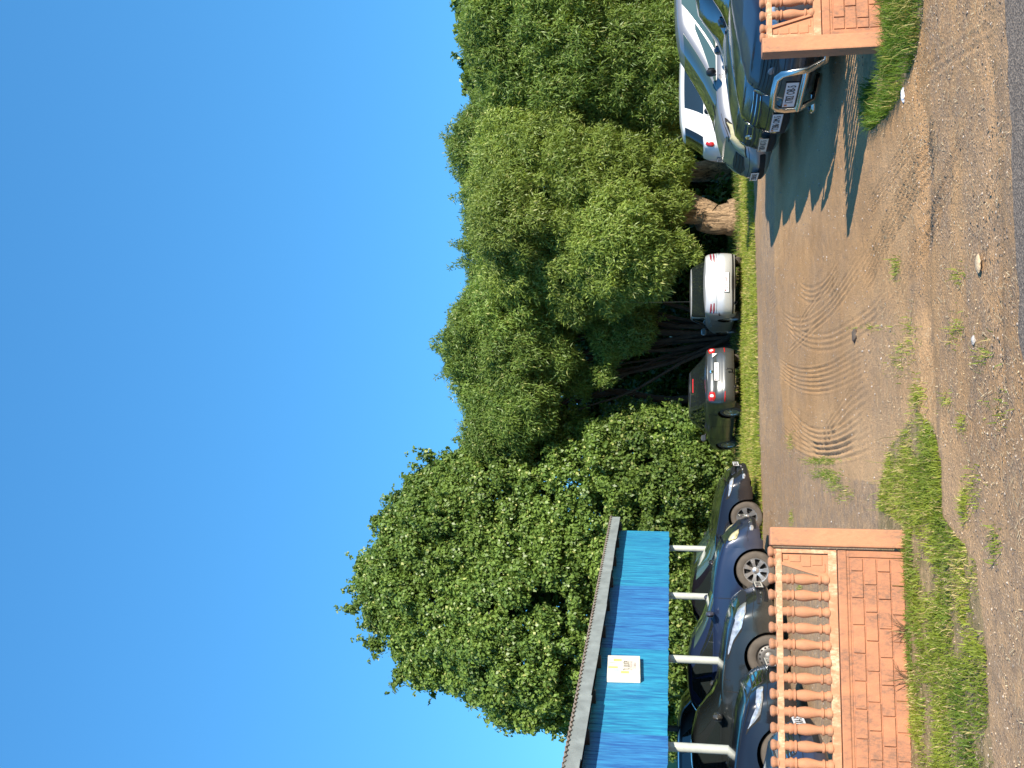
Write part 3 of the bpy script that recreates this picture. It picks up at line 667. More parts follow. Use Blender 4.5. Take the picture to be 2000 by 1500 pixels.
BAL = [(.030, 0), (.033, .012), (.030, .03), (.024, .036), (.024, .052), (.031, .058), (.031, .068), (.022, .074), (.023, .10), (.032, .15), (.034, .18), (.030, .215), (.024, .238), (.033, .244), (.033, .254), (.025, .26), (.032, .278), (.032, .288), (.025, .294), (.027, .325)]
FIN = [(.029, 0), (.024, .010), (.029, .022), (.034, .032), (.033, .045), (.022, .054), (.001, .056)]
def fence_section(root, ox, mirror, length=2.0, first=.32, pitch=.114, n=None):
    """ox = distance along the fence from the root; panels run away from the opening"""
    d = -1 if not mirror else 1
    def X(t): return ox+d*t
    def bx(m, t0, t1, z0, z1, y0, y1, ch=.006): m.box(((X(t0)+X(t1))/2, (y0+y1)/2, (z0+z1)/2), (abs(t1-t0), abs(y1-y0), z1-z0), ch=ch)
    # lower panel
    m = MB(); bx(m, 0, length, -.12, .385, -.012, .03, 0); bx(m, 0, length, .385, .445, -.028, .032, .008); bx(m, .0, .055, -.12, .385, -.024, .0, .005); bx(m, 0, length, .366, .385, -.018, .0, .004)
    low = m.build('lower_panel', M['orange_d'], root)
    br = MB(); rows = [(.0, .085), (.093, .178), (.186, .268), (.276, .356)]
    for j, (z0, z1) in enumerate(rows):
        t = .062 - (.10 if j % 2 else .0); first_ = True
        while t < length-.06:
            t1 = t+.196+random.uniform(-.012, .012); a = max(t, .062); b_ = min(t1-.007, length-.06)
            if b_-a > .03: bx(br, a, b_, z0+random.uniform(0, .003), z1-random.uniform(0, .003), -.022-random.uniform(0, .005), -.008, .004)
            t = t1
    br.build('brick_relief', M['orange_d'], low)
    # upper panel frame
    m = MB(); bx(m, 0, length, .452, .512, -.026, .03, .006); bx(m, 0, length, .83, .875, -.026, .03, .006); bx(m, 0, .036, .512, .83, -.026, .03, 0)
    up = m.build('upper_panel', M['orange_w'], root)
    tri = [(.036, .512), (.20, .512), (.11, .83), (.036, .83)]
    V = [(X(t), -.006, z) for t, z in tri]+[(X(t), .026, z) for t, z in tri]
    mm = MB().add(V, [(0, 1, 2, 3), (7, 6, 5, 4), (1, 5, 6, 2), (0, 4, 5, 1), (0, 3, 7, 4)])
    mm.add([(X(t), yy, z) for yy in (-.022, .028) for t, z in [(.19, .512), (.212, .512), (.122, .83), (.10, .83)]], [(0, 1, 2, 3), (7, 6, 5, 4), (0, 3, 7, 4), (1, 5, 6, 2)])
    for a, b_, z0, z1 in ((.048, .098, .70, .775), (.048, .12, .55, .62), (.05, .085, .785, .82), (.05, .13, .63, .69), (.105, .165, .53, .545)): bx(mm, a, b_, z0, z1, -.012, -.004, .004)
    mm.build('end_panel', M['orange'], root)
    n = n or int((length-.3)/pitch)
    for i in range(n):
        t = first+i*pitch-.10
        if t > .15:
            b = MB().lathe(BAL, n=14, sc=1.22); o = b.build('baluster', M['orange'], root, smooth=40); o.location = (X(t), 0, .508); o.rotation_euler = (0, 0, random.random()*6)
    for i in range(n+2):
        t = first+(i-2)*pitch-.10
        if t > -.02:
            o = MB().lathe(FIN, n=14, sc=1.15).build('finial', M['orange'], root, smooth=40); o.location = (X(max(t, .03)), 0, .872)
def fence(name, loc, mirror, label):
    root = empty(name, loc, FA, label=label, cat='fence')
    d = 1 if mirror else -1
    p = MB().box((0, 0, .395), (.13, .12, 1.04), ch=.012).build('fence_post', M['orange'], root); p.location = (d*.065-.0, -.022, 0)
    fence_section(root, d*.142, mirror)
    p = MB().box((0, 0, .395), (.13, .12, 1.04), ch=.012).build('fence_post', M['orange'], root); p.location = (d*(2.142+.077), -.022, 0)
    fence_section(root, d*(2.142+.154), mirror)
    return root
fx, fy = gp(465, 1762)
fence('concrete_fence', (-1.04, 7.63, 0), False, 'orange concrete fence with turned balusters on the left of the entrance')
fence('concrete_fence', (2.60, 8.38, 0), True, 'short orange concrete fence end in front of the dark blue people carrier on the right')
FENCE_Y = lambda x: 7.61+.206*(x+1.04)
# ================================================================ CARPORT
CD = Vector((.48, 2.83/CP, 0)); CLEN = CD.length; cdir = CD.normalized(); cn = Vector((cdir.y, -cdir.x, 0))
C0 = Vector(((52-750)/F*14.4, 0, 0)); C0.y = 14.4/CP; C0.x = -5.02
CA = math.atan2(cdir.y, cdir.x)
cp_ = empty('carport', tuple(C0), CA, label='open carport with blue plank fascia, grey eave board and pale posts', cat='carport')
# local: x along the aisle line, -y towards the aisle (right in the photo)
K = CLEN
def planks(name, base, var):
    m, nt, b = newmat(name); b.inputs['Roughness'].default_value = .6
    tc = N(nt, 'ShaderNodeTexCoord'); mp = N(nt, 'ShaderNodeMapping'); mp.inputs['Scale'].default_value = (26, 26, 2.2); L(nt, tc.outputs['Object'], mp.inputs[0])
    n1 = N(nt, 'ShaderNodeTexNoise', i_Scale=1.0, i_Detail=8.0, i_Roughness=.65); L(nt, mp.outputs[0], n1.inputs['Vector'])
    r1 = N(nt, 'ShaderNodeMapRange'); r1.inputs[1].default_value = .36; r1.inputs[2].default_value = .68; L(nt, n1.outputs[0], r1.inputs[0])
    mx = N(nt, 'ShaderNodeMix', data_type='RGBA'); mx.inputs[6].default_value = rgb(base); mx.inputs[7].default_value = rgb(var); L(nt, r1.outputs[0], mx.inputs[0]); L(nt, mx.outputs[2], b.inputs['Base Color'])
    bp = N(nt, 'ShaderNodeBump', i_Strength=.35, i_Distance=.006); L(nt, n1.outputs[0], bp.inputs['Height']); L(nt, bp.outputs[0], b.inputs['Normal'])
    return m
M['cyan'] = planks('turquoise_planks', (.012, .125, .30), (.03, .33, .50)); M['blue'] = planks('blue_planks', (.016, .085, .29), (.04, .25, .50))
M['slate'] = simple('grey_weathered_board', (.23, .26, .255), .8, noise=.25, nscale=5, bump=.4, bscale=40)
M['roof'] = simple('asbestos_sheet', (.24, .19, .15), .9, noise=.4, nscale=12, bump=.5)
M['post'] = simple('pale_grey_post', (.40, .42, .38), .45, noise=.12, nscale=9)
M['darkwood'] = simple('dark_wood', (.05, .045, .04), .8, noise=.3)
zb = lambda k: 1.75+(k+.4)*.044; zr_ = lambda k: 2.86+(k+.4)*.047
kk = -1.3; bands = []
cy = [(1.30, 'blue'), (1.05, 'cyan'), ]
edges = [-1.9, -.02, .0]
# band limits measured along the fascia
bl = [(-2.2, -.02, 'blue'), (-.02, .97, 'cyan'), (.97, 1.98, 'blue'), (1.98, 3.205, 'cyan')]
for k0, k1, c in bl:
    m = MB(); k = k0
    while k < k1-.005:
        w = random.uniform(.10, .16)/K; k2 = min(k1, k+w)
        if k1-k2 < .02: k2 = k1
        y = -.08-random.uniform(0, .006); dz = random.uniform(-.008, .008)
        zc0 = zb(k)+dz; z1 = zr_(k)+.02
        m.box(((k+k2)/2*K, y, (zc0+z1)/2), ((k2-k)*K-random.choice([.004, .004, .005, .022]), .022, z1-zc0), ch=.002); k = k2
    m.build('fascia_planks', M[c], cp_)
for k in range(-1, 4):
    h = zr_(k)-.05
    MB().lathe([(.001, 0), (.065, 0), (.065, h), (.001, h)], n=24).build('post', M['post'], cp_, smooth=40).location = (k*K, .10, 0)
    MB().box((0, 0, h/2), (.10, .10, h), ch=.005).build('back_post', M['darkwood'], cp_).location = (k*K+.3, 4.6, 0)
x0, x1 = -2.3*K, 3.27*K
V = []; Fc = []; nx = 110
for s_ in (0, 1):
    pass
m = MB(); nseg = 9
for i in range(nseg):
    a = x0+(x1-x0)*i/nseg; b_ = x0+(x1-x0)*(i+1)/nseg; za = zr_(a/K)+random.uniform(-.012, .012); zc = zr_(b_/K)+random.uniform(-.012, .012)
    yy = -.36-random.uniform(0, .012)
    m.add([(a, yy, za), (b_-.006, yy, zc), (b_-.006, yy, zc+.205), (a, yy, za+.205), (a, yy+.028, za), (b_-.006, yy+.028, zc), (b_-.006, yy+.028, zc+.205), (a, yy+.028, za+.205)], [(0, 1, 2, 3), (5, 4, 7, 6), (3, 2, 6, 7), (0, 4, 5, 1), (1, 5, 6, 2), (0, 3, 7, 4)])
m.build('eave_board', M['slate'], cp_)
m = MB(); m.add([(x0, -.33, zr_(x0/K)+.10), (x1-.03, -.33, zr_(x1/K)+.10), (x1-.03, 4.9, zr_(x1/K)+.02), (x0, 4.9, zr_(x0/K)+.02)], [(0, 1, 2, 3)])
for k in range(14):
    a = x0+.2+k*(x1-x0-.4)/13; m.box((a, 2.3, zr_(a/K)+.02), (.05, 5.2, .12))
m.build('soffit', M['darkwood'], cp_)
MB().box(((x0+x1)/2, .10, zr_(1)-.10), (x1-x0-.3, .08, .12)).build('beam', M['darkwood'], cp_)
nx = 900; V = []; Fc = []
for i in range(nx+1):
    x = x0-.03+(x1-x0+.06)*i/nx; w = .017*math.sin(2*PI*x/.135); z = zr_(x/K)+.222
    V += [(x, -.385, z+w), (x, 4.95, z+w-.05), (x, -.385, z+w-.014), (x, 4.95, z+w-.064)]
for i in range(nx):
    a = 4*i; Fc += [(a, a+1, a+5, a+4), (a+2, a+6, a+7, a+3), (a, a+4, a+6, a+2)]
mk('roof_sheet', V, Fc, M['roof'], cp_, smooth=70)
# sign board
M['signw'] = simple('sign_face', (.72, .68, .56), .6, noise=.12, nscale=5); M['signe'] = simple('sign_edge', (.62, .46, .26), .8, noise=.3)
kx = .66*K
sg = MB().box((0, 0, 0), (.80, .09, .52), ch=.006).build('notice_board', M['signw']); tagt(sg, 'cream wooden sign board with faded lettering on the blue fascia', 'sign')
loc = C0+cdir*kx+cn*.14+Vector((0, 0, 0)); sg.location = (loc.x, loc.y, 2.50); sg.rotation_euler = (R_(0), R_(-3), CA)
st = MB()
for (xx, zz, w, h, c) in ((-.0, .0, .0, .0, 0),): pass
for nm, col, lst in (('yellow_streak', (.75, .58, .18), [(-.05, .17, .16, .035), (.22, .10, .22, .03), (-.22, -.02, .2, .03)]), ('blue_streak', (.45, .55, .62), [(-.15, .14, .2, .03), (.3, .2, .1, .03)]), ('green_streak', (.5, .62, .5), [(.12, .17, .12, .03)])):
    m = MB()
    for (xx, zz, w, h) in lst: m.box((xx, -.0465, zz), (w*.35, .002, h*4.2))
    m.build(nm, simple(nm, col, .7, noise=.3), sg)
Rm = Matrix.Rotation(PI/2, 4, 'X'); Rm.translation = Vector((.02, -.048, -.05)); M['signink'] = simple('faded_black', (.10, .09, .09), .8, noise=.5, nscale=30)
text_mesh('sign_text', 'ТL ШUПP', .13, M['signink'], sg, Rm, wscale=.62)
M['fade'] = simple('faded_ink', (.42, .36, .36), .8)
for i, s_ in enumerate(('КООПЕРАТИВ', 'СТОЯНКА')):
    Rm = Matrix.Rotation(PI/2, 4, 'X'); Rm.translation = Vector((.02, -.048, -.12-.055*i)); text_mesh('sign_small_text', s_, .055, M['fade'], sg, Rm, wscale=.9)

# ================================================================ GROUND
def pj(pts): return [G(x, y) for x, y in pts]
ROAD = lambda x: 4.945+.146*x-.32*max(0., .25-x)
GRASS_L = pj([(1700, 1500), (1715, 1000), (1735, 880), (1790, 800), (1815, 830), (1838, 900), (1842, 1010), (1880, 1060), (1905, 1100), (1925, 1250), (1935, 1400), (1945, 1520), (1960, 2300), (1700, 2300)])
GRASS_R = pj([(1690, -900), (1688, 130), (1688, 160), (1700, 255), (1735, 225), (1760, 190), (1785, 120), (1800, 40), (1815, -60), (1830, -900)])
GRASS_F = pj([(1449, -500), (1449, 600), (1450, 900), (1452, 1800), (1500, 1800), (1490, 1000), (1484, 850), (1478, 560), (1472, 330), (1470, -500)])
tr_sp = []
def arc(px, w=.16, n=6, amp=.012):
    (x1, y1), (x2, y2), (x3, y3) = [G(*p) for p in px]
    d = 2*(x1*(y2-y3)+x2*(y3-y1)+x3*(y1-y2))
    ux = ((x1**2+y1**2)*(y2-y3)+(x2**2+y2**2)*(y3-y1)+(x3**2+y3**2)*(y1-y2))/d; uy = ((x1**2+y1**2)*(x3-x2)+(x2**2+y2**2)*(x1-x3)+(x3**2+y3**2)*(x2-x1))/d
    tr_sp.append(('a', ux, uy, math.hypot(x1-ux, y1-uy), (x1, y1), (x3, y3), w, n, amp))
def seg(a, b, w=.12, n=4, amp=.008): tr_sp.append(('s', G(*a), G(*b), w, n, amp))
arc([(1520, 712), (1600, 742), (1702, 692)], .38, 7); arc([(1535, 800), (1625, 862), (1702, 812)], .34, 6); arc([(1525, 835), (1640, 880), (1710, 850)], .30, 5); arc([(1560, 560), (1600, 572), (1640, 520)], .24, 4, .010)
arc([(1560, 640), (1585, 600), (1625, 550)], .20, 3, .010); arc([(1600, 870), (1650, 800), (1700, 760)], .26, 4, .010)
seg((1850, 215), (1680, 560), .34, 6, .012); seg((1790, 260), (1690, 420), .24, 5, .010); seg((1690, 600), (1665, 700), .26, 5, .008); seg((1590, 830), (1540, 795), .14, 4); seg((1880, 300), (1720, 640), .22, 4, .007)
seg((1630, 600), (1540, 690), .2, 3, .010); arc([(1530, 620), (1640, 660), (1760, 560)], .24, 4, .008); arc([(1500, 560), (1600, 620), (1700, 480)], .26, 4, .008); seg((1740, 600), (1600, 880), .26, 4, .004); seg((1660, 470), (1560, 760), .24, 4, .004); seg((1800, 150), (1960, 40), .2, 3, .006); seg((1900, 250), (1790, 470), .3, 5, .008); seg((1900, 40), (1950, 420), .2, 3, .004)
xs = np.concatenate([np.linspace(-260, -30, 12, endpoint=False), np.linspace(-30, -5, 40, endpoint=False), np.arange(-5, -3.6, .03), np.arange(-3.6, 3.0, .0165), np.arange(3.0, 5.6, .03), np.linspace(5.7, 30, 40, endpoint=False), np.linspace(30, 260, 12)])
ys = np.concatenate([np.linspace(-60, 3, 10, endpoint=False), np.arange(3, 6.2, .028), np.arange(6.2, 13.5, .0185), np.arange(13.5, 17, .03), np.linspace(17, 45, 120, endpoint=False), np.linspace(45, 600, 22)])
X, Y = np.meshgrid(xs, ys); Z = (fbm(X*.35, Y*.35, 3)-.5)*.05+(fbm(X*1.6, Y*1.6, 5)-.5)*.02+(fbm(X*9, Y*9, 9)-.5)*.012+(fbm(X*25, Y*25, 12, 2)-.5)*.006
near = np.clip((45-Y)/20, 0, 1); Z *= near
wig = .008*(fbm(X*1.3, Y*1.3, 31)-.5)
for t in tr_sp:
    if t[0] == 'a':
        _, ux, uy, R0, a, b_, w, n, amp = t
        r = np.hypot(X-ux, Y-uy)-R0+wig; ang = np.arctan2(Y-uy, X-ux); a0 = math.atan2(a[1]-uy, a[0]-ux); a1 = math.atan2(b_[1]-uy, b_[0]-ux)
        mid = math.atan2(math.sin(a0)+math.sin(a1), math.cos(a0)+math.cos(a1)); hw = abs((a1-a0+PI) % (2*PI)-PI)/2
        da = np.abs((ang-mid+PI) % (2*PI)-PI); e = np.clip((hw-da)/(.25*hw), 0, 1)
    else:
        _, a, b_, w, n, amp = t; dx, dy = b_[0]-a[0], b_[1]-a[1]; ll = math.hypot(dx, dy); dx /= ll; dy /= ll
        s_ = (X-a[0])*dx+(Y-a[1])*dy; r = (X-a[0])*dy-(Y-a[1])*dx+wig*2; e = np.clip(np.minimum(s_, ll-s_)/(.2*ll), 0, 1)
    m_ = np.clip((w/2-np.abs(r))/(.02), 0, 1)*e*(.5+.8*fbm(X*2, Y*2, 41)); m_ = m_*np.clip(.45+1.6*(fbm(X*1.1, Y*1.1, 47)-.25), 0, 1); Z += m_*amp*.9*(np.cos(2*PI*n*r/w)-.3)
for c, rx, ry, dz in (((1705, 700), .8, .25, -.012), ((1810, 640), 1.9, .17, -.022), ((1800, 350), 1.3, .15, -.018), ((1930, 300), .9, .10, -.02), ((1950, 620), .8, .06, -.016)):
    gx, gy = G(*c); Z += dz*np.exp(-((X-gx)/rx)**2-((Y-gy-.08*(X-gx)+.25*(fbm(X*1.4, Y*.2, 88)-.5))/ry)**2)*(.5+fbm(X*3, Y*3, 14))
rd = Y < np.vectorize(lambda x: ROAD(x))(X)-.02; Z = np.where(rd, -.02, Z)
# material zones: r = gravel share, g = soil under grass, b = pale dusty sand
gr = np.clip((fbm(X*.9, Y*.35, 77)-.50)*5, 0, 1)*.7
grav = inpoly(X, Y, pj([(1470, 300), (1480, 900), (1600, 1020), (1730, 1020), (1735, 950), (1640, 930), (1560, 880), (1535, 860), (1515, 600), (1512, 300)]))
gr = np.maximum(gr*.6, grav*np.clip(fbm(X*1.2, Y*1.2, 5)*1.6, 0, 1)); gr = np.where((X < -1.0) & (Y > FENCE_Y(X)), .85, gr)
gr = np.maximum(gr, np.clip((6.5-Y+.19*X)/1.0+(fbm(X*1.7, Y*2.6, 61)-.52)*5, 0, .72))
gg = (inpoly(X, Y, GRASS_L) | inpoly(X, Y, GRASS_R) | inpoly(X, Y, GRASS_F)).astype(float)
yfar = G(1450, 600)[1]; gg = np.maximum(gg, (Y > yfar).astype(float))
sd = np.clip((fbm(X*.7, Y*.25, 99)-.42)*4, 0, 1)
V = np.stack([X.ravel(), Y.ravel(), Z.ravel()], 1); nx, ny = len(xs), len(ys)
i = np.arange(nx-1); j = np.arange(ny-1); I, J = np.meshgrid(i, j); a = (J*nx+I).ravel(); Q = np.stack([a, a+1, a+nx+1, a+nx], 1)
tint = np.stack([gr.ravel(), gg.ravel(), sd.ravel()], 1)
m, nt, b = newmat('sandy_ground'); b.inputs['Roughness'].default_value = .95; b.inputs['Specular IOR Level'].default_value = .15
at = N(nt, 'ShaderNodeAttribute', attribute_name='tint'); sp_ = N(nt, 'ShaderNodeSeparateColor'); L(nt, at.outputs['Color'], sp_.inputs[0]); tc = N(nt, 'ShaderNodeTexCoord')
def noise(sc, det=6, ro=.6):
    n = N(nt, 'ShaderNodeTexNoise', i_Scale=sc, i_Detail=float(det), i_Roughness=ro); L(nt, tc.outputs['Object'], n.inputs['Vector']); return n
def mixc(fac, A, Bc):
    mx = N(nt, 'ShaderNodeMix', data_type='RGBA')
    for s_, v in ((0, fac), (6, A), (7, Bc)):
        if isinstance(v, (tuple, float)): mx.inputs[s_].default_value = rgb(v) if isinstance(v, tuple) else v
        else: L(nt, v, mx.inputs[s_])
    return mx.outputs[2]
def ramp(src, lo, hi, o0=0.0, o1=1.0):
    r = N(nt, 'ShaderNodeMapRange'); r.inputs[1].default_value = lo; r.inputs[2].default_value = hi; r.inputs[3].default_value = o0; r.inputs[4].default_value = o1; L(nt, src, r.inputs[0]); return r.outputs[0]
sand = mixc(ramp(noise(1.6).outputs[0], .35, .65), (.56, .34, .165), (.45, .27, .13)); sand = mixc(sp_.outputs[2], sand, (.62, .40, .215))
fine = mixc(ramp(noise(70, 5, .8).outputs[0], .35, .7), (.62, .59, .56), (1.22, 1.20, 1.18))
vm = N(nt, 'ShaderNodeVectorMath', operation='MULTIPLY'); L(nt, sand, vm.inputs[0]); L(nt, fine, vm.inputs[1])
vo = N(nt, 'ShaderNodeTexVoronoi', i_Scale=55.0); L(nt, tc.outputs['Object'], vo.inputs['Vector'])
sep = N(nt, 'ShaderNodeSeparateColor'); L(nt, vo.outputs['Color'], sep.inputs[0])
stone = mixc(ramp(sep.outputs[0], .0, 1.0), (.21, .15, .10), (.54, .41, .29)); grv = mixc(ramp(vo.outputs['Distance'], .25, .6), stone, (.25, .175, .12))
gf = N(nt, 'ShaderNodeMath', operation='MULTIPLY'); L(nt, sp_.outputs[0], gf.inputs[0]); L(nt, ramp(noise(6, 6, .7).outputs[0], .3, .6), gf.inputs[1])
c1 = mixc(gf.outputs[0], vm.outputs[0], grv)
c2 = mixc(sp_.outputs[1], c1, mixc(ramp(noise(9).outputs[0], .35, .6), (.20, .16, .075), (.40, .28, .15))); L(nt, c2, b.inputs['Base Color'])
hs = N(nt, 'ShaderNodeMath', operation='ADD'); L(nt, noise(120, 5, .8).outputs[0], hs.inputs[0]); L(nt, ramp(vo.outputs['Distance'], .0, .6, .6, 0), hs.inputs[1])
bp = N(nt, 'ShaderNodeBump', i_Strength=.8, i_Distance=.010); L(nt, hs.outputs[0], bp.inputs['Height']); L(nt, bp.outputs[0], b.inputs['Normal'])
g_ = fastmesh('ground', V, quads=Q, tint=tint, mat=m, smooth=True); g_['kind'] = 'structure'
def gz(x, y):
    return (fbm(x*.35, y*.35, 3)-.5)*.05+(fbm(x*1.6, y*1.6, 5)-.5)*.02
# asphalt road
m2, nt, b = newmat('asphalt'); b.inputs['Roughness'].default_value = .9; tc = N(nt, 'ShaderNodeTexCoord')
vo = N(nt, 'ShaderNodeTexVoronoi', i_Scale=110.0); L(nt, tc.outputs['Object'], vo.inputs['Vector']); sep = N(nt, 'ShaderNodeSeparateColor'); L(nt, vo.outputs['Color'], sep.inputs[0])
L(nt, mixc(ramp(sep.outputs[0], .3, 1.0), (.115, .088, .066), (.28, .22, .165)), b.inputs['Base Color'])
bp = N(nt, 'ShaderNodeBump', i_Strength=.5, i_Distance=.006); L(nt, vo.outputs['Distance'], bp.inputs['Height']); L(nt, bp.outputs[0], b.inputs['Normal'])
rx = np.concatenate([np.linspace(-12, -3, 20), np.arange(-2.9, 4, .02), np.linspace(4.1, 200, 20)]); V = []; Fc = []
for i, x in enumerate(rx):
    e = ROAD(x)+(float(fbm(np.array([x*5.]), np.array([1.]), 4)[0])-.5)*.09
    V += [(x, e, -.03), (x, e-.012, .012), (x, -14, .02)]
Fc = []
for i in range(len(rx)-1): Fc += [(3*i, 3*i+3, 3*i+4, 3*i+1), (3*i+1, 3*i+4, 3*i+5, 3*i+2)]
ro = mk('road', V, Fc, m2); ro['kind'] = 'structure'
# grassy bank far left
m3, nt, b = newmat('meadow'); b.inputs['Roughness'].default_value = .9; tc = N(nt, 'ShaderNodeTexCoord')
L(nt, mixc(ramp(noise(3, 9, .75).outputs[0], .35, .65), (.07, .13, .02), (.17, .20, .045)), b.inputs['Base Color'])
bx_ = np.linspace(-70, -9, 60); by_ = np.linspace(27, 75, 40); V = []; Fc = []
for yy in by_:
    for xx in bx_:
        h = 3.4*max(0, min(1, (yy-28)/26))**1.2*max(0, min(1, (-9-xx)/7)); V.append((xx, yy, -.05+h+.3*math.sin(xx*.4+yy*.3)*(h/3.4)))
for j in range(39):
    for i in range(59): a = j*60+i; Fc.append((a, a+1, a+61, a+60))
hb = mk('grassy_bank', V, Fc, m3, smooth=80); hb['kind'] = 'structure'
# ================================================================ TREES
M['willow_leaf'] = leafmat('willow_leaf', .36, .45); M['linden_leaf'] = leafmat('broad_leaf', .33, .40); M['grassblade'] = leafmat('grass_blade', .35, .55)
m_, nt, b = newmat('willow_bark'); b.inputs['Roughness'].default_value = .95; tc = N(nt, 'ShaderNodeTexCoord'); mp = N(nt, 'ShaderNodeMapping'); mp.inputs['Scale'].default_value = (11, 11, 2.6); L(nt, tc.outputs['Object'], mp.inputs[0])
n1 = N(nt, 'ShaderNodeTexNoise', i_Scale=1.0, i_Detail=8.0, i_Roughness=.75, i_Distortion=1.2); L(nt, mp.outputs[0], n1.inputs['Vector'])
L(nt, mixc(ramp(n1.outputs[0], .40, .60), (.07, .045, .025), (.46, .31, .18)), b.inputs['Base Color']); bp = N(nt, 'ShaderNodeBump', i_Strength=1.0, i_Distance=.08); L(nt, n1.outputs[0], bp.inputs['Height']); L(nt, bp.outputs[0], b.inputs['Normal']); M['bark'] = m_; M['bark_d'] = simple('dark_bark', (.07, .05, .035), .95, noise=.4, nscale=6, bump=.8, bscale=20)
def scatter_leaves(cen, rad, n_per, size, wid, droop, kind, cols, shell=.5):
    """leaves in ellipsoidal clumps; returns vertex array (4 per leaf) and tint"""
    idx = np.repeat(np.arange(len(cen)), n_per); n = len(idx)
    d = unit(RNG.normal(size=(n, 3))); rr = (shell+(1-shell)*RNG.random((n, 1))**.7)*(1+.10*RNG.normal(size=(n, 1)))
    pos = cen[idx]+d*rr*rad[idx][:, None]*np.array([1, 1, .85])
    r3 = RNG.normal(size=(n, 3))
    if kind == 'willow':
        nn = unit(d*.85+r3*.38+np.array([0, 0, .15])); dr = unit(np.cross(nn, RNG.normal(size=(n, 3)))*.8+d*.35+RNG.choice([-.5, .6], size=(n, 1))*np.array([0, 0, 1]))
        side = unit(np.cross(dr, nn))
    else:
        nn = unit(d*.9+r3*.55+np.array([0, 0, .45])); dr = unit(np.cross(nn, RNG.normal(size=(n, 3)))+np.array([0, 0, -.45])); side = unit(np.cross(dr, nn))
    s = size*(0.5+.95*RNG.random((n, 1))); w = wid*(0.7+.6*RNG.random((n, 1)))
    sag = np.array([0, 0, -1])*s*.12
    A = pos; Bv = pos+dr*s*.45+side*w*.5; C = pos+dr*s+sag; D = pos+dr*s*.45-side*w*.5
    V = np.stack([A, Bv, C, D], 1).reshape(-1, 3)
    c0, c1, c2 = [np.array(c) for c in cols]; t = RNG.random((n, 1)); cl = RNG.random((len(cen), 1))[idx]
    col = c0+(c1-c0)*np.clip(.55*t+.45*cl, 0, 1); yl = (RNG.random((n, 1)) < .035); col = np.where(yl, c2, col)*(0.85+.3*RNG.random((n, 1)))
    return V, np.repeat(col, 4, axis=0)
def crown(name, parent, lobes, kind, dens, size, wid, clump=.42, droop=0, cols=None, mat=None, keep_back=.35, fill=True, low=None, squash=.9, sprig=.14):
    cs = []; rs = []; lt = []
    lob = [(np.array(c), r) for c, r in lobes]
    for i, (c, r) in enumerate(lob):
        n = max(3, int(4*PI*r*r/(clump**2*1.5)))
        k = np.arange(n)+.5; ph = np.arccos(1-2*k/n); th = PI*(1+5**.5)*k
        d = np.stack([np.cos(th)*np.sin(ph), np.sin(th)*np.sin(ph), np.cos(ph)], 1); d = unit(d+RNG.normal(size=d.shape)*.12)
        p = c+d*np.array([1, 1, squash])*(r-clump*.35)*(1+.07*RNG.normal(size=(n, 1)))
        ok = np.ones(n, bool)
        for j, (c2, r2) in enumerate(lob):
            if j != i: ok &= np.linalg.norm(p-c2, axis=1) > (r2-clump)*.86
        ok &= (d[:, 1] < .35) | (RNG.random(n) < keep_back); ok &= p[:, 2] > .15
        lt.append(np.full((ok.sum(), 1), random.uniform(.85, 1.17))); cs.append(p[ok]); rs.append(clump*(.6+.75*RNG.random(ok.sum()))*min(1, .35+r/1.2))
    cs = np.concatenate(cs); rs = np.concatenate(rs); lt = np.concatenate(lt)
    # ragged outer sprigs
    pick = RNG.random(len(cs)) < sprig; sc_ = cs[pick]; ctr = np.array([l[0] for l in lob]); near = np.argmin(np.linalg.norm(sc_[:, None]-ctr[None], axis=2), 1)
    out = unit(sc_-ctr[near]); sp_c = []; sp_r = []; od = unit(out+RNG.normal(size=out.shape)*.35+np.array([0, 0, .3]))
    for k in range(4):
        sp_c.append(sc_+od*clump*(.5+.42*k)+RNG.normal(size=sc_.shape)*clump*.20); sp_r.append(np.full(len(sc_), clump*(.44-.08*k)))
    cs = np.concatenate([cs]+sp_c); rs = np.concatenate([rs]+sp_r); lt = np.concatenate([lt]+[lt[pick]]*4)
    npc = np.maximum(8, (dens*rs**2*4).astype(int))
    V, tint = scatter_leaves(cs, rs, npc, size, wid, droop, kind, cols)
    tint = tint*np.repeat(np.repeat(lt, npc, axis=0), 4, axis=0)
    Vs = [V]; Ts = [tint]
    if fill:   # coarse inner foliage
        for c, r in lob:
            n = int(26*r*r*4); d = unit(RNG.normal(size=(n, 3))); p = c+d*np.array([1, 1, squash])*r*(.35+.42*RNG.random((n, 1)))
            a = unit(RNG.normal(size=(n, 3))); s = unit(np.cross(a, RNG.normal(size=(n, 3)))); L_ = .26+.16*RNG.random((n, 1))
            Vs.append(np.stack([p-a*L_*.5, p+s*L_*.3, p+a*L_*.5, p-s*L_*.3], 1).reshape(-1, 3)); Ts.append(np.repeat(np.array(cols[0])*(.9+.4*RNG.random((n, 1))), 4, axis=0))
    V = np.concatenate(Vs); tint = np.concatenate(Ts); q = np.arange(len(V)).reshape(-1, 4)
    return fastmesh(name, V, quads=q, tint=tint, mat=mat, parent=parent)
def limb(m, a, b, r0, r1, n=6, wob=.08, seg=10):
    a, b = Vector(a), Vector(b); pts = []; rs = []
    L_ = (b-a).length; ph = random.random()*6
    for i in range(n+1):
        t = i/n; p = a.lerp(b, t)+Vector((math.sin(ph+t*4), math.cos(ph*1.3+t*3.3), .3*math.sin(t*5+ph)))*wob*L_*math.sin(PI*t)*.5+Vector((0, 0, .06*L_*math.sin(PI*t)))
        pts.append(p); rs.append(r0+(r1-r0)*t**.8)
    m.tube(pts, rs, seg); return pts
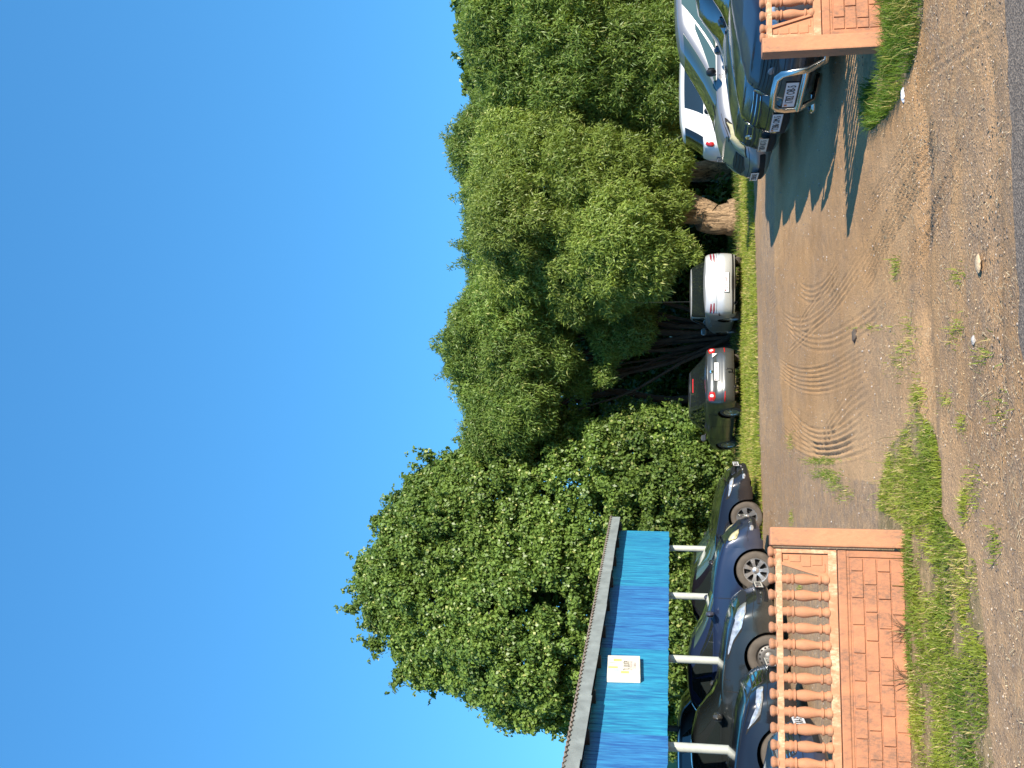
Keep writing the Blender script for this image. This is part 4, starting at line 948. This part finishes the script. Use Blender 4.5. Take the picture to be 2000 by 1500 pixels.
def tree(name, base, lobes_px, dep, kind, label, group, trunks=None, **kw):
    lobes = [(T(x, y, dep+(e[0] if e else random.uniform(-.9, .9)*min(1, r/60))), r*(dep)/F) for x, y, r, *e in lobes_px]
    root = empty(name, (base[0], base[1], 0), label=label, cat='tree', group=group); off = Vector((base[0], base[1], 0))
    m = MB(); bark = kw.pop('bark', M['bark_d'])
    for (a, b, r0, r1) in (trunks or []): limb(m, Vector(a)-off, Vector(b)-off, r0, r1, 7, .10, 12)
    if not trunks:
        top = Vector(lobes[0][0]); limb(m, (0, 0, -.1), (top-off)*.6, kw.pop('tr', .22), .10, 6, .06)
    nb = kw.pop('branches', 14)
    starts = [Vector(t[1])-off for t in trunks] if trunks else [(Vector(lobes[0][0])-off)*.55]
    for i in range(min(nb, len(lobes)*2)):
        c = Vector(lobes[i % len(lobes)][0])-off; s0 = min(starts, key=lambda q: (q-c).length)
        e_ = c+Vector((random.uniform(-1, 1), random.uniform(-1, .6), random.uniform(-.3, 1)))*lobes[i % len(lobes)][1]*.7
        limb(m, s0, e_, .07, .012, 6, .12, 6)
    m.build('trunk', bark, root, smooth=60)
    lob = [((c[0]-off.x, c[1]-off.y, c[2]), r) for c, r in lobes]
    crown('crown', root, lob, kind, parent_cols.get(kind) if False else kw.pop('dens', 420), kw.pop('size', .17), kw.pop('wid', .04), cols=kw.pop('cols'), mat=M['willow_leaf' if kind == 'willow' else 'linden_leaf'], **kw)
    return root
parent_cols = {}
WC = [(.13, .20, .040), (.27, .35, .075), (.42, .44, .15)]
WC2 = [(.10, .175, .038), (.22, .31, .066), (.36, .38, .13)]
LC = [(.085, .15, .036), (.19, .28, .056), (.38, .41, .14)]
GT = 'trees standing behind the parked cars'
# broad-leaved tree, far left
tree('broadleaf_tree', T(1450, 1120, 35)[:2], [(810, 1120, 95), (760, 1180, 52), (740, 1120, 45), (890, 1040, 125), (870, 980, 62), (900, 1180, 150), (860, 1270, 62), (980, 1060, 190), (960, 950, 85), (1010, 900, 55), (930, 900, 38),
     (1040, 1200, 190), (1010, 1310, 75), (1060, 1350, 60), (1010, 1390, 22), (700, 1108, 14), (690, 1190, 11), (712, 1160, 20), (735, 1255, 20), (782, 1318, 17), (812, 1300, 24), (842, 1328, 16), (880, 1322, 14), (906, 1326, 12), (985, 1392, 16), (838, 892, 13), (800, 962, 15), (820, 935, 16), (732, 1018, 12), (765, 1010, 20), (850, 1300, 28), (1000, 1375, 26), (1055, 1405, 18), (1130, 1000, 180), (1100, 880, 75), (1160, 1180, 180), (1150, 1330, 95), (1120, 1400, 35), (1260, 960, 150), (1230, 860, 70), (1310, 870, 65), (1280, 1100, 170), (1290, 1250, 150), (1330, 1380, 70), (1370, 960, 90), (1390, 880, 50), (1380, 1100, 90), (1370, 1220, 90), (1400, 1020, 70)],
     34, 'broad', 'tall broad-leaved tree with ragged top rising behind the blue carport', GT, dens=400, size=.105, wid=.09, clump=.34, cols=LC, branches=34, squash=.95, sprig=.6)
# many-stemmed willow in the middle
st = T(1425, 640, 34); st2 = T(1420, 700, 34.5)
trk = []
for i in range(22):
    y = 600+i*10; e = T(1040+random.uniform(0, 110), 560+i*13+random.uniform(-10, 10), 33.5+random.uniform(-1.2, 1.5)); s0 = (st[0]+random.uniform(-.3, .25)-(i*.024), st[1]+random.uniform(-.4, .6), .0)
    trk.append((s0, e, random.uniform(.05, .11), .025))
trk.append((T(1450, 775, 35)[:2]+(0,), T(1190, 765, 35), .17, .11)); trk.append((T(1200, 765, 35), T(1000, 850, 35), .10, .05)); trk.append((T(1200, 765, 35), T(1040, 720, 34), .09, .04))
tree('willow_tree', st[:2], [(930, 690, 62), (925, 640, 55), (960, 745, 72), (1000, 680, 95), (1010, 790, 75), (1030, 815, 42), (1000, 610, 90), (1080, 600, 75), (1070, 690, 55), (1125, 740, 34), (1180, 728, 28), (1060, 735, 46), (1190, 660, 40), (1235, 640, 42), (1235, 575, 45), (960, 830, 50), (990, 850, 42), (1150, 585, 48)],
     33, 'willow', 'many-stemmed willow behind the grey and silver cars, dark stems bare below', GT, trunks=trk, cols=WC2, clump=.36, branches=30, size=.14, wid=.034, dens=760)
# big domed willow with thick pale trunk
b1 = T(1447, 425, 31); t1 = [((b1[0], b1[1], -.1), T(1420, 427, 31), .66, .50), (T(1428, 427, 31), T(1365, 428, 31), .50, .36), (T(1385, 425, 31), T(1250, 435, 31), .26, .14), (T(1390, 415, 31), T(1340, 380, 31.2), .30, .2), (T(1345, 385, 31.2), T(1180, 330, 31), .18, .08), (T(1250, 435, 31), T(1100, 480, 31), .13, .05)]
tree('willow_tree', b1[:2], [(1080, 380, 168), (1020, 290, 94), (1000, 430, 80), (1020, 520, 78), (1120, 500, 105), (1180, 380, 130), (1170, 270, 100), (1190, 470, 100), (1260, 515, 60), (1130, 560, 65), (1222, 420, 60), (1280, 350, 55), (1310, 400, 36), (1300, 310, 45), (1260, 250, 50), (1320, 488, 36), (1352, 500, 20), (1200, 560, 50)],
     30.5, 'willow', 'large domed willow with a thick pale trunk beside the silver saloon', GT, trunks=t1, bark=M['bark'], cols=WC, clump=.36, size=.135, wid=.033, dens=820)
b2 = T(1445, 338, 34); t2 = [((b2[0], b2[1], -.1), T(1345, 335, 34), .42, .32), (T(1345, 335, 34), T(1260, 260, 34), .22, .1), (T(1350, 340, 34), T(1180, 380, 34.5), .2, .08)]
tree('willow_tree', b2[:2], [(975, 265, 80), (940, 290, 66), (975, 360, 72), (960, 430, 52), (970, 500, 62), (965, 560, 50), (1000, 600, 60), (1060, 250, 90), (1080, 400, 110), (1150, 330, 90), (1050, 580, 80), (1100, 160, 60)],
     37, 'willow', 'willow rounding up behind the domed one against the sky, on a trunk in dappled light', GT, trunks=t2, bark=M['bark'], cols=WC2, clump=.40, size=.15, wid=.036, dens=620, keep_back=.15)
b3 = T(1440, 60, 31)
tree('willow_tree', b3[:2], [(985, 80, 80), (955, 20, 50), (1010, 150, 75), (965, 120, 50), (1090, 60, 105), (1110, 150, 80), (1160, 60, 80), (1190, 170, 65), (1220, 90, 70), (1250, 20, 70), (1240, 190, 60), (1280, 130, 52), (1300, 200, 38), (1290, 60, 45), (1050, -40, 120), (1180, -60, 130), (970, -60, 60), (1040, 200, 45), (1290, -60, 70)],
     30, 'willow', 'dense willow above the roofs of the right-hand row of cars', GT, cols=WC2, clump=.36, size=.14, wid=.034, dens=760, tr=.3)
tree('broadleaf_tree', T(1440, 150, 44)[:2], [(945, 150, 45), (935, 60, 36), (930, 110, 25), (912, 150, 11), (905, 175, 9), (900, 125, 8), (925, 0, 38), (893, 2, 16), (960, 200, 40)],
     44, 'broad', 'broad-leaved tree whose sprigs poke out above the right-hand willow', GT, cols=LC, dens=120, size=.17, wid=.14, clump=.34, tr=.2)
GS = 'undergrowth shrubs behind the cars'
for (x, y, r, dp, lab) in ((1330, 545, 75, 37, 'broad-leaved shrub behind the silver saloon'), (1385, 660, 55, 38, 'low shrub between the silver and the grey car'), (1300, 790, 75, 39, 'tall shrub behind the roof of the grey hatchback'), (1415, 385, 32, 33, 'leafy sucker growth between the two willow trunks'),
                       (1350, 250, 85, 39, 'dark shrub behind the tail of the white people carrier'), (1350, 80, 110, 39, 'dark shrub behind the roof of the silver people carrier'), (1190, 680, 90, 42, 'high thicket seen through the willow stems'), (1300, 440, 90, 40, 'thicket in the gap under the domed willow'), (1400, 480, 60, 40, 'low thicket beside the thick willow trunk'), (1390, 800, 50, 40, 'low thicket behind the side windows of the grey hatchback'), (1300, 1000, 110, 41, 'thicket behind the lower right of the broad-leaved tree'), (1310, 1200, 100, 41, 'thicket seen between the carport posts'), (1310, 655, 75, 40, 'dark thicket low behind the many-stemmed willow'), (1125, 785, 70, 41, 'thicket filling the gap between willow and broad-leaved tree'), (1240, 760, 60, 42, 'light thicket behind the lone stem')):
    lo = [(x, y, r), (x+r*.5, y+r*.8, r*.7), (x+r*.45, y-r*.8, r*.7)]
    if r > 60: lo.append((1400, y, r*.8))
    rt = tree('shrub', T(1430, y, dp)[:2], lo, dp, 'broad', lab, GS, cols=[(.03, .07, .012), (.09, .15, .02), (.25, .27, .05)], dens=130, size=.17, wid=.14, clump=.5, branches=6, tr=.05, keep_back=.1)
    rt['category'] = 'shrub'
# ================================================================ GRASS
def blades(name, pts, hgt, wid, cols, lean=.5, mat=None, kind='stuff'):
    n = len(pts); x, y = pts[:, 0], pts[:, 1]; z = gz(x, y)-.01
    th = RNG.random(n)*2*PI; h = hgt*(.3+1.1*RNG.random(n)**1.5); ln = lean*h*RNG.random(n)**.7; lt = RNG.random(n)*2*PI
    w = wid*(.6+.8*RNG.random(n)); cx, cy = np.cos(th)*w/2, np.sin(th)*w/2; lx, ly = np.cos(lt)*ln, np.sin(lt)*ln
    A = np.stack([x-cx, y-cy, z], 1); B_ = np.stack([x+cx, y+cy, z], 1); C = np.stack([x+cx*.7+lx*.35, y+cy*.7+ly*.35, z+h*.6], 1); D = np.stack([x-cx*.7+lx*.35, y-cy*.7+ly*.35, z+h*.6], 1)
    hh = z+h*(1-.3*(ln/np.maximum(h, 1e-6))); E = np.stack([x+lx, y+ly, hh], 1); E2 = E+np.stack([cx*.15, cy*.15, 0*x], 1)
    V = np.stack([A, B_, C, D, E, E2], 1).reshape(-1, 3); b_ = np.arange(n)*6
    Q = np.concatenate([np.stack([b_, b_+1, b_+2, b_+3], 1), np.stack([b_+3, b_+2, b_+5, b_+4], 1)])
    c0, c1, c2 = [np.array(c) for c in cols]; cl = fbm(x*2.2, y*2.2, 55)[:, None]; t = np.clip((cl-.3)*1.8+.3*RNG.random((n, 1)), 0, 1); col = c0+(c1-c0)*t
    dry = RNG.random((n, 1)) < (.08+.55*np.clip((fbm(x*1.5, y*1.5, 66)[:, None]-.5)*3, 0, 1)); col = np.where(dry, c2, col)*(.8+.4*RNG.random((n, 1)))
    o = fastmesh(name, V, quads=Q, tint=np.repeat(col, 6, 0), mat=M['grassblade'])
    return tagt(o, kind='stuff')
def fillpoly(poly, n, thr=.0, seed=1, fr=2.0, soft=.25):
    p = np.array(poly); lo = p.min(0); hi = p.max(0); lo[0] = max(lo[0], -16); hi[0] = min(hi[0], 16)
    q = lo+(hi-lo)*RNG.random((n, 2)); q[:, 0] += 0
    k = inpoly(q[:, 0], q[:, 1], poly) & (fbm(q[:, 0]*fr, q[:, 1]*fr, seed, 4)+soft*(RNG.random(n)-.5) > thr)
    return q[k]
GC = [(.11, .18, .02), (.29, .34, .045), (.52, .42, .19)]
def gtag(o, lab): return o
pl = [(max(-5.5, min(6, a)), b_) for a, b_ in GRASS_L]
q = fillpoly(pl, 200000, .455, 21, 2.8, .32); q = q[~((q[:, 1] > FENCE_Y(q[:, 0])-.05) & (q[:, 1] < FENCE_Y(q[:, 0])+.10) & (q[:, 0] < -1))]; q = q[~((q[:, 1] > FENCE_Y(q[:, 0])) & (q[:, 0] < -.98))]
blades('verge_grass', q, .052, .0065, GC, 1.0)
ex = q[RNG.random(len(q)) < .02]; blades('tall_grass_stems', ex, .15, .004, [(.10, .14, .02), (.25, .28, .05), (.45, .36, .17)], .6)
pr = [(max(-5.5, min(6, a)), b_) for a, b_ in GRASS_R]
q = fillpoly(pr, 90000, .42, 22, 2.4, .4); q = q[~((q[:, 1] > FENCE_Y(q[:, 0])-.03) & (q[:, 0] > 2.5))]; blades('long_verge_grass', q, .115, .006, [(.045, .11, .012), (.17, .26, .02), (.40, .36, .12)], 1.0)
q = fillpoly(GRASS_F, 190000, .30, 23, 1.5, .3); blades('far_verge_grass', q, .11, .014, [(.13, .20, .02), (.32, .36, .05), (.52, .43, .17)], .7)
far = [(-14, yfar-.2), (14, yfar-.2), (14, yfar+9), (-14, yfar+9)]
q = fillpoly(far, 60000, .40, 24, 1.0, .4); blades('undergrowth_grass', q, .16, .02, [(.04, .09, .012), (.13, .19, .02), (.3, .26, .1)], .7)
# stray tufts in the sand
tp = []
for (xx, yy, w, h, n) in ((1603, 900, 40, 9, 500), (1612, 925, 30, 12, 500), (1630, 940, 22, 20, 300), (1545, 865, 8, 22, 160), (1548, 1010, 6, 20, 160), (1752, 520, 10, 24, 140), (1760, 700, 26, 44, 160), (1775, 660, 20, 60, 120), (1790, 775, 12, 30, 320), (1868, 640, 16, 36, 90), (1870, 540, 18, 30, 50), (1880, 830, 10, 30, 70), (1885, 985, 8, 50, 220), (1950, 800, 24, 50, 50), (1900, 960, 20, 60, 120), (1845, 780, 14, 22, 60), (1565, 1150, 6, 12, 120), (1570, 1260, 6, 12, 120), (1650, 965, 20, 20, 160), (1925, 690, 20, 40, 60), (1945, 1060, 12, 50, 120), (1700, 640, 60, 8, 60)):
    for k in range(n): tp.append(G(xx+random.gauss(0, w*.45), yy+random.gauss(0, h*.45)))
blades('stray_tufts', np.array(tp), .055, .006, GC, .9)
# pebbles, straw and litter on the sand
def pebbles(name, q, smin, smax, mat, cols):
    n = len(q); base = np.array([(1, 0, 0), (-1, 0, 0), (0, 1, 0), (0, -1, 0), (0, 0, .7), (0, 0, -.7)], float)
    tri = np.array([(0, 2, 4), (2, 1, 4), (1, 3, 4), (3, 0, 4), (2, 0, 5), (1, 2, 5), (3, 1, 5), (0, 3, 5)])
    s = smin+(smax-smin)*RNG.random(n)**3; jit = .6+.7*RNG.random((n, 6, 1)); th = RNG.random(n)*2*PI; el = .6+.6*RNG.random(n)
    P0 = base[None]*jit; x = P0[:, :, 0]*el[:, None]; y = P0[:, :, 1]; c, s_ = np.cos(th)[:, None], np.sin(th)[:, None]
    V = np.stack([(x*c-y*s_)*s[:, None]+q[:, 0:1], (x*s_+y*c)*s[:, None]+q[:, 1:2], P0[:, :, 2]*s[:, None]*.7+gz(q[:, 0], q[:, 1])[:, None]+s[:, None]*.1], 2).reshape(-1, 3)
    Fq = (tri[None]+(np.arange(n)*6)[:, None, None]).reshape(-1, 3); cc = np.array(cols); col = cc[RNG.integers(0, len(cc), n)]*(.7+.5*RNG.random((n, 1)))
    o = fastmesh(name, V, tris=Fq, tint=np.repeat(col, 6, 0), mat=mat); return tagt(o, kind='stuff')
m, nt, b = newmat('pebble'); b.inputs['Roughness'].default_value = .9; at = N(nt, 'ShaderNodeAttribute', attribute_name='tint'); L(nt, at.outputs['Color'], b.inputs['Base Color'])
A = np.array([[-3.5, 4.6]]); nP = 42000; q = np.stack([-3.6+8.2*RNG.random(nP), 4.5+6.5*RNG.random(nP)**1.5], 1)
dk = (fbm(q[:, 0]*1.0, q[:, 1]*1.0, 61)+.5*np.clip((6.7-q[:, 1]+.19*q[:, 0])/2, -.6, .6)+.35*(RNG.random(nP)-.5)) > .52
q = q[dk & (q[:, 1] > 4.3+.19*q[:, 0]) & ~inpoly(q[:, 0], q[:, 1], GRASS_R)]
pebbles('pebbles', q, .002, .011, m, [(.42, .32, .22), (.27, .20, .14), (.44, .37, .30), (.14, .11, .09), (.2, .15, .11)])
q = np.stack([-9+15*RNG.random(9000), 8+14*RNG.random(9000)], 1); pebbles('gravel', q, .004, .014, m, [(.40, .34, .28), (.22, .18, .15), (.5, .46, .42)])
q = np.stack([-3.6+8*RNG.random(9000), 4.5+4*RNG.random(9000)**1.3], 1); q = q[(fbm(q[:, 0]*1.3, q[:, 1]*1.3, 71) > .45) & (q[:, 1] > 4.4+.19*q[:, 0])]
n = len(q); th = RNG.random(n)*PI; ln = .008+.055*RNG.random(n)**3; w = .0010+.0014*RNG.random(n); z = gz(q[:, 0], q[:, 1])+.007; dx, dy = np.cos(th)*ln/2, np.sin(th)*ln/2; px_, py_ = -np.sin(th)*w, np.cos(th)*w; tl = .006*RNG.random(n)
V = np.stack([np.stack([q[:, 0]-dx-px_, q[:, 1]-dy-py_, z], 1), np.stack([q[:, 0]+dx-px_, q[:, 1]+dy-py_, z+tl], 1), np.stack([q[:, 0]+dx+px_, q[:, 1]+dy+py_, z+tl], 1), np.stack([q[:, 0]-dx+px_, q[:, 1]-dy+py_, z], 1)], 1).reshape(-1, 3)
col = np.array([.62, .48, .28])*(.6+.6*RNG.random((n, 1))); tagt(fastmesh('straw', V, quads=np.arange(4*n).reshape(-1, 4), tint=np.repeat(col, 4, 0), mat=m), kind='stuff')
def lump(name, c, r, mat, label, cat, sq=.5):
    bm = bmesh.new(); bmesh.ops.create_icosphere(bm, subdivisions=3, radius=r)
    for v in bm.verts:
        n = .55+.9*float(fbm(np.array([v.co.x/r*1.5+c[0]*7+v.co.z/r]), np.array([v.co.y/r*1.5-v.co.z/r*1.2]), 8)[0]); v.co = Vector((v.co.x*1.4, v.co.y, v.co.z*sq))*n
    me = bpy.data.meshes.new(name); bm.to_mesh(me); bm.free(); o = link(name, me, mat); o.location = (c[0], c[1], r*sq*.4); tagt(o, label, cat); return o
lump('dirt_clod', G(1672, 655), .05, simple('dark_clod', (.09, .07, .055), .95, noise=.3), 'dark clod of dirt lying among the tyre tracks', 'clod')
lump('paper_litter', G(1767, 187), .035, simple('white_litter', (.75, .76, .8), .7), 'crumpled white litter at the edge of the right grass', 'litter')
stn = simple('pale_stone', (.50, .38, .24), .9, noise=.3, bump=.5)
lump('stone', G(1912, 515), .032, stn, 'pale flat stone half buried near the road edge', 'stone', .35)
lump('stone', G(1903, 665), .018, simple('grey_stone', (.4, .38, .36), .9, noise=.3), 'small grey stone near the road edge', 'stone', .6)
# twig bushes against the fence
for (xx, yy, nm) in ((1765, 1310, 'dry leafless weed against the fence base, nearer the left edge'), (1762, 1215, 'dry leafless weed against the fence base, nearer the entrance')):
    gx, gy = G(xx, yy); m_ = MB()
    for k in range(16):
        a = random.uniform(-1.2, 1.2); l_ = random.uniform(.08, .17); m_.tube([(0, 0, 0), (math.sin(a)*l_*.5, random.uniform(-.02, .0), l_*.6), (math.sin(a)*l_, random.uniform(-.04, 0), l_*math.cos(a*.6))], [.0022, .0016, .0008], 5)
    o = m_.build('dry_weed', simple('dry_twig', (.14, .08, .04), .9)); o.location = (gx, FENCE_Y(gx)-.06, 0); tagt(o, nm, 'weed')

# ================================================================ LIGHT, SKY, CAMERA
w = bpy.data.worlds.new('World'); scene.world = w; w.use_nodes = True; nt = w.node_tree; bg = nt.nodes['Background']
sky = N(nt, 'ShaderNodeTexSky', sky_type='NISHITA', sun_disc=False); EL = R_(23.5)
sx, sy = .585, -.811
sky.sun_elevation = EL; sky.sun_rotation = math.atan2(sx, sy); sky.air_density = 1.0; sky.dust_density = .35; sky.ozone_density = 2.2; sky.altitude = 100
vm = N(nt, 'ShaderNodeVectorMath', operation='MULTIPLY'); vm.inputs[1].default_value = (.31, .91, 1.50)
gm = N(nt, 'ShaderNodeGamma'); gm.inputs[1].default_value = .55
L(nt, sky.outputs[0], gm.inputs[0]); L(nt, gm.outputs[0], vm.inputs[0]); L(nt, vm.outputs[0], bg.inputs['Color']); bg.inputs['Strength'].default_value = .15
sl = bpy.data.lights.new('sun', 'SUN'); sl.energy = 4.6; sl.angle = R_(.55); sl.color = (1.0, .90, .76); so = bpy.data.objects.new('sun', sl); COL.objects.link(so)
dirv = Vector((-sx*math.cos(EL), -sy*math.cos(EL), -math.sin(EL))); so.rotation_euler = dirv.to_track_quat('-Z', 'Y').to_euler(); so.location = (10, -10, 20)
cam = bpy.data.cameras.new('camera'); cam.sensor_fit = 'HORIZONTAL'; cam.sensor_width = 36; cam.lens = 36*F/2000; cam.clip_end = 2000; cam.clip_start = .05
co = bpy.data.objects.new('camera', cam); COL.objects.link(co)
fwd = Vector((0, CP, SP)); right = Vector((1, 0, 0)); upv = Vector((0, -SP, CP))
# the phone was turned on its side: picture up = world right, picture right = world down
m4 = Matrix((( -upv.x, right.x, -fwd.x, 0), (-upv.y, right.y, -fwd.y, 0), (-upv.z, right.z, -fwd.z, HC), (0, 0, 0, 1))); co.matrix_world = m4
scene.camera = co
scene.view_settings.view_transform = 'Standard'; scene.view_settings.look = 'None'; scene.view_settings.gamma = 1; scene.view_settings.exposure = 1.0
scene.render.resolution_x = 1024; scene.render.resolution_y = 768
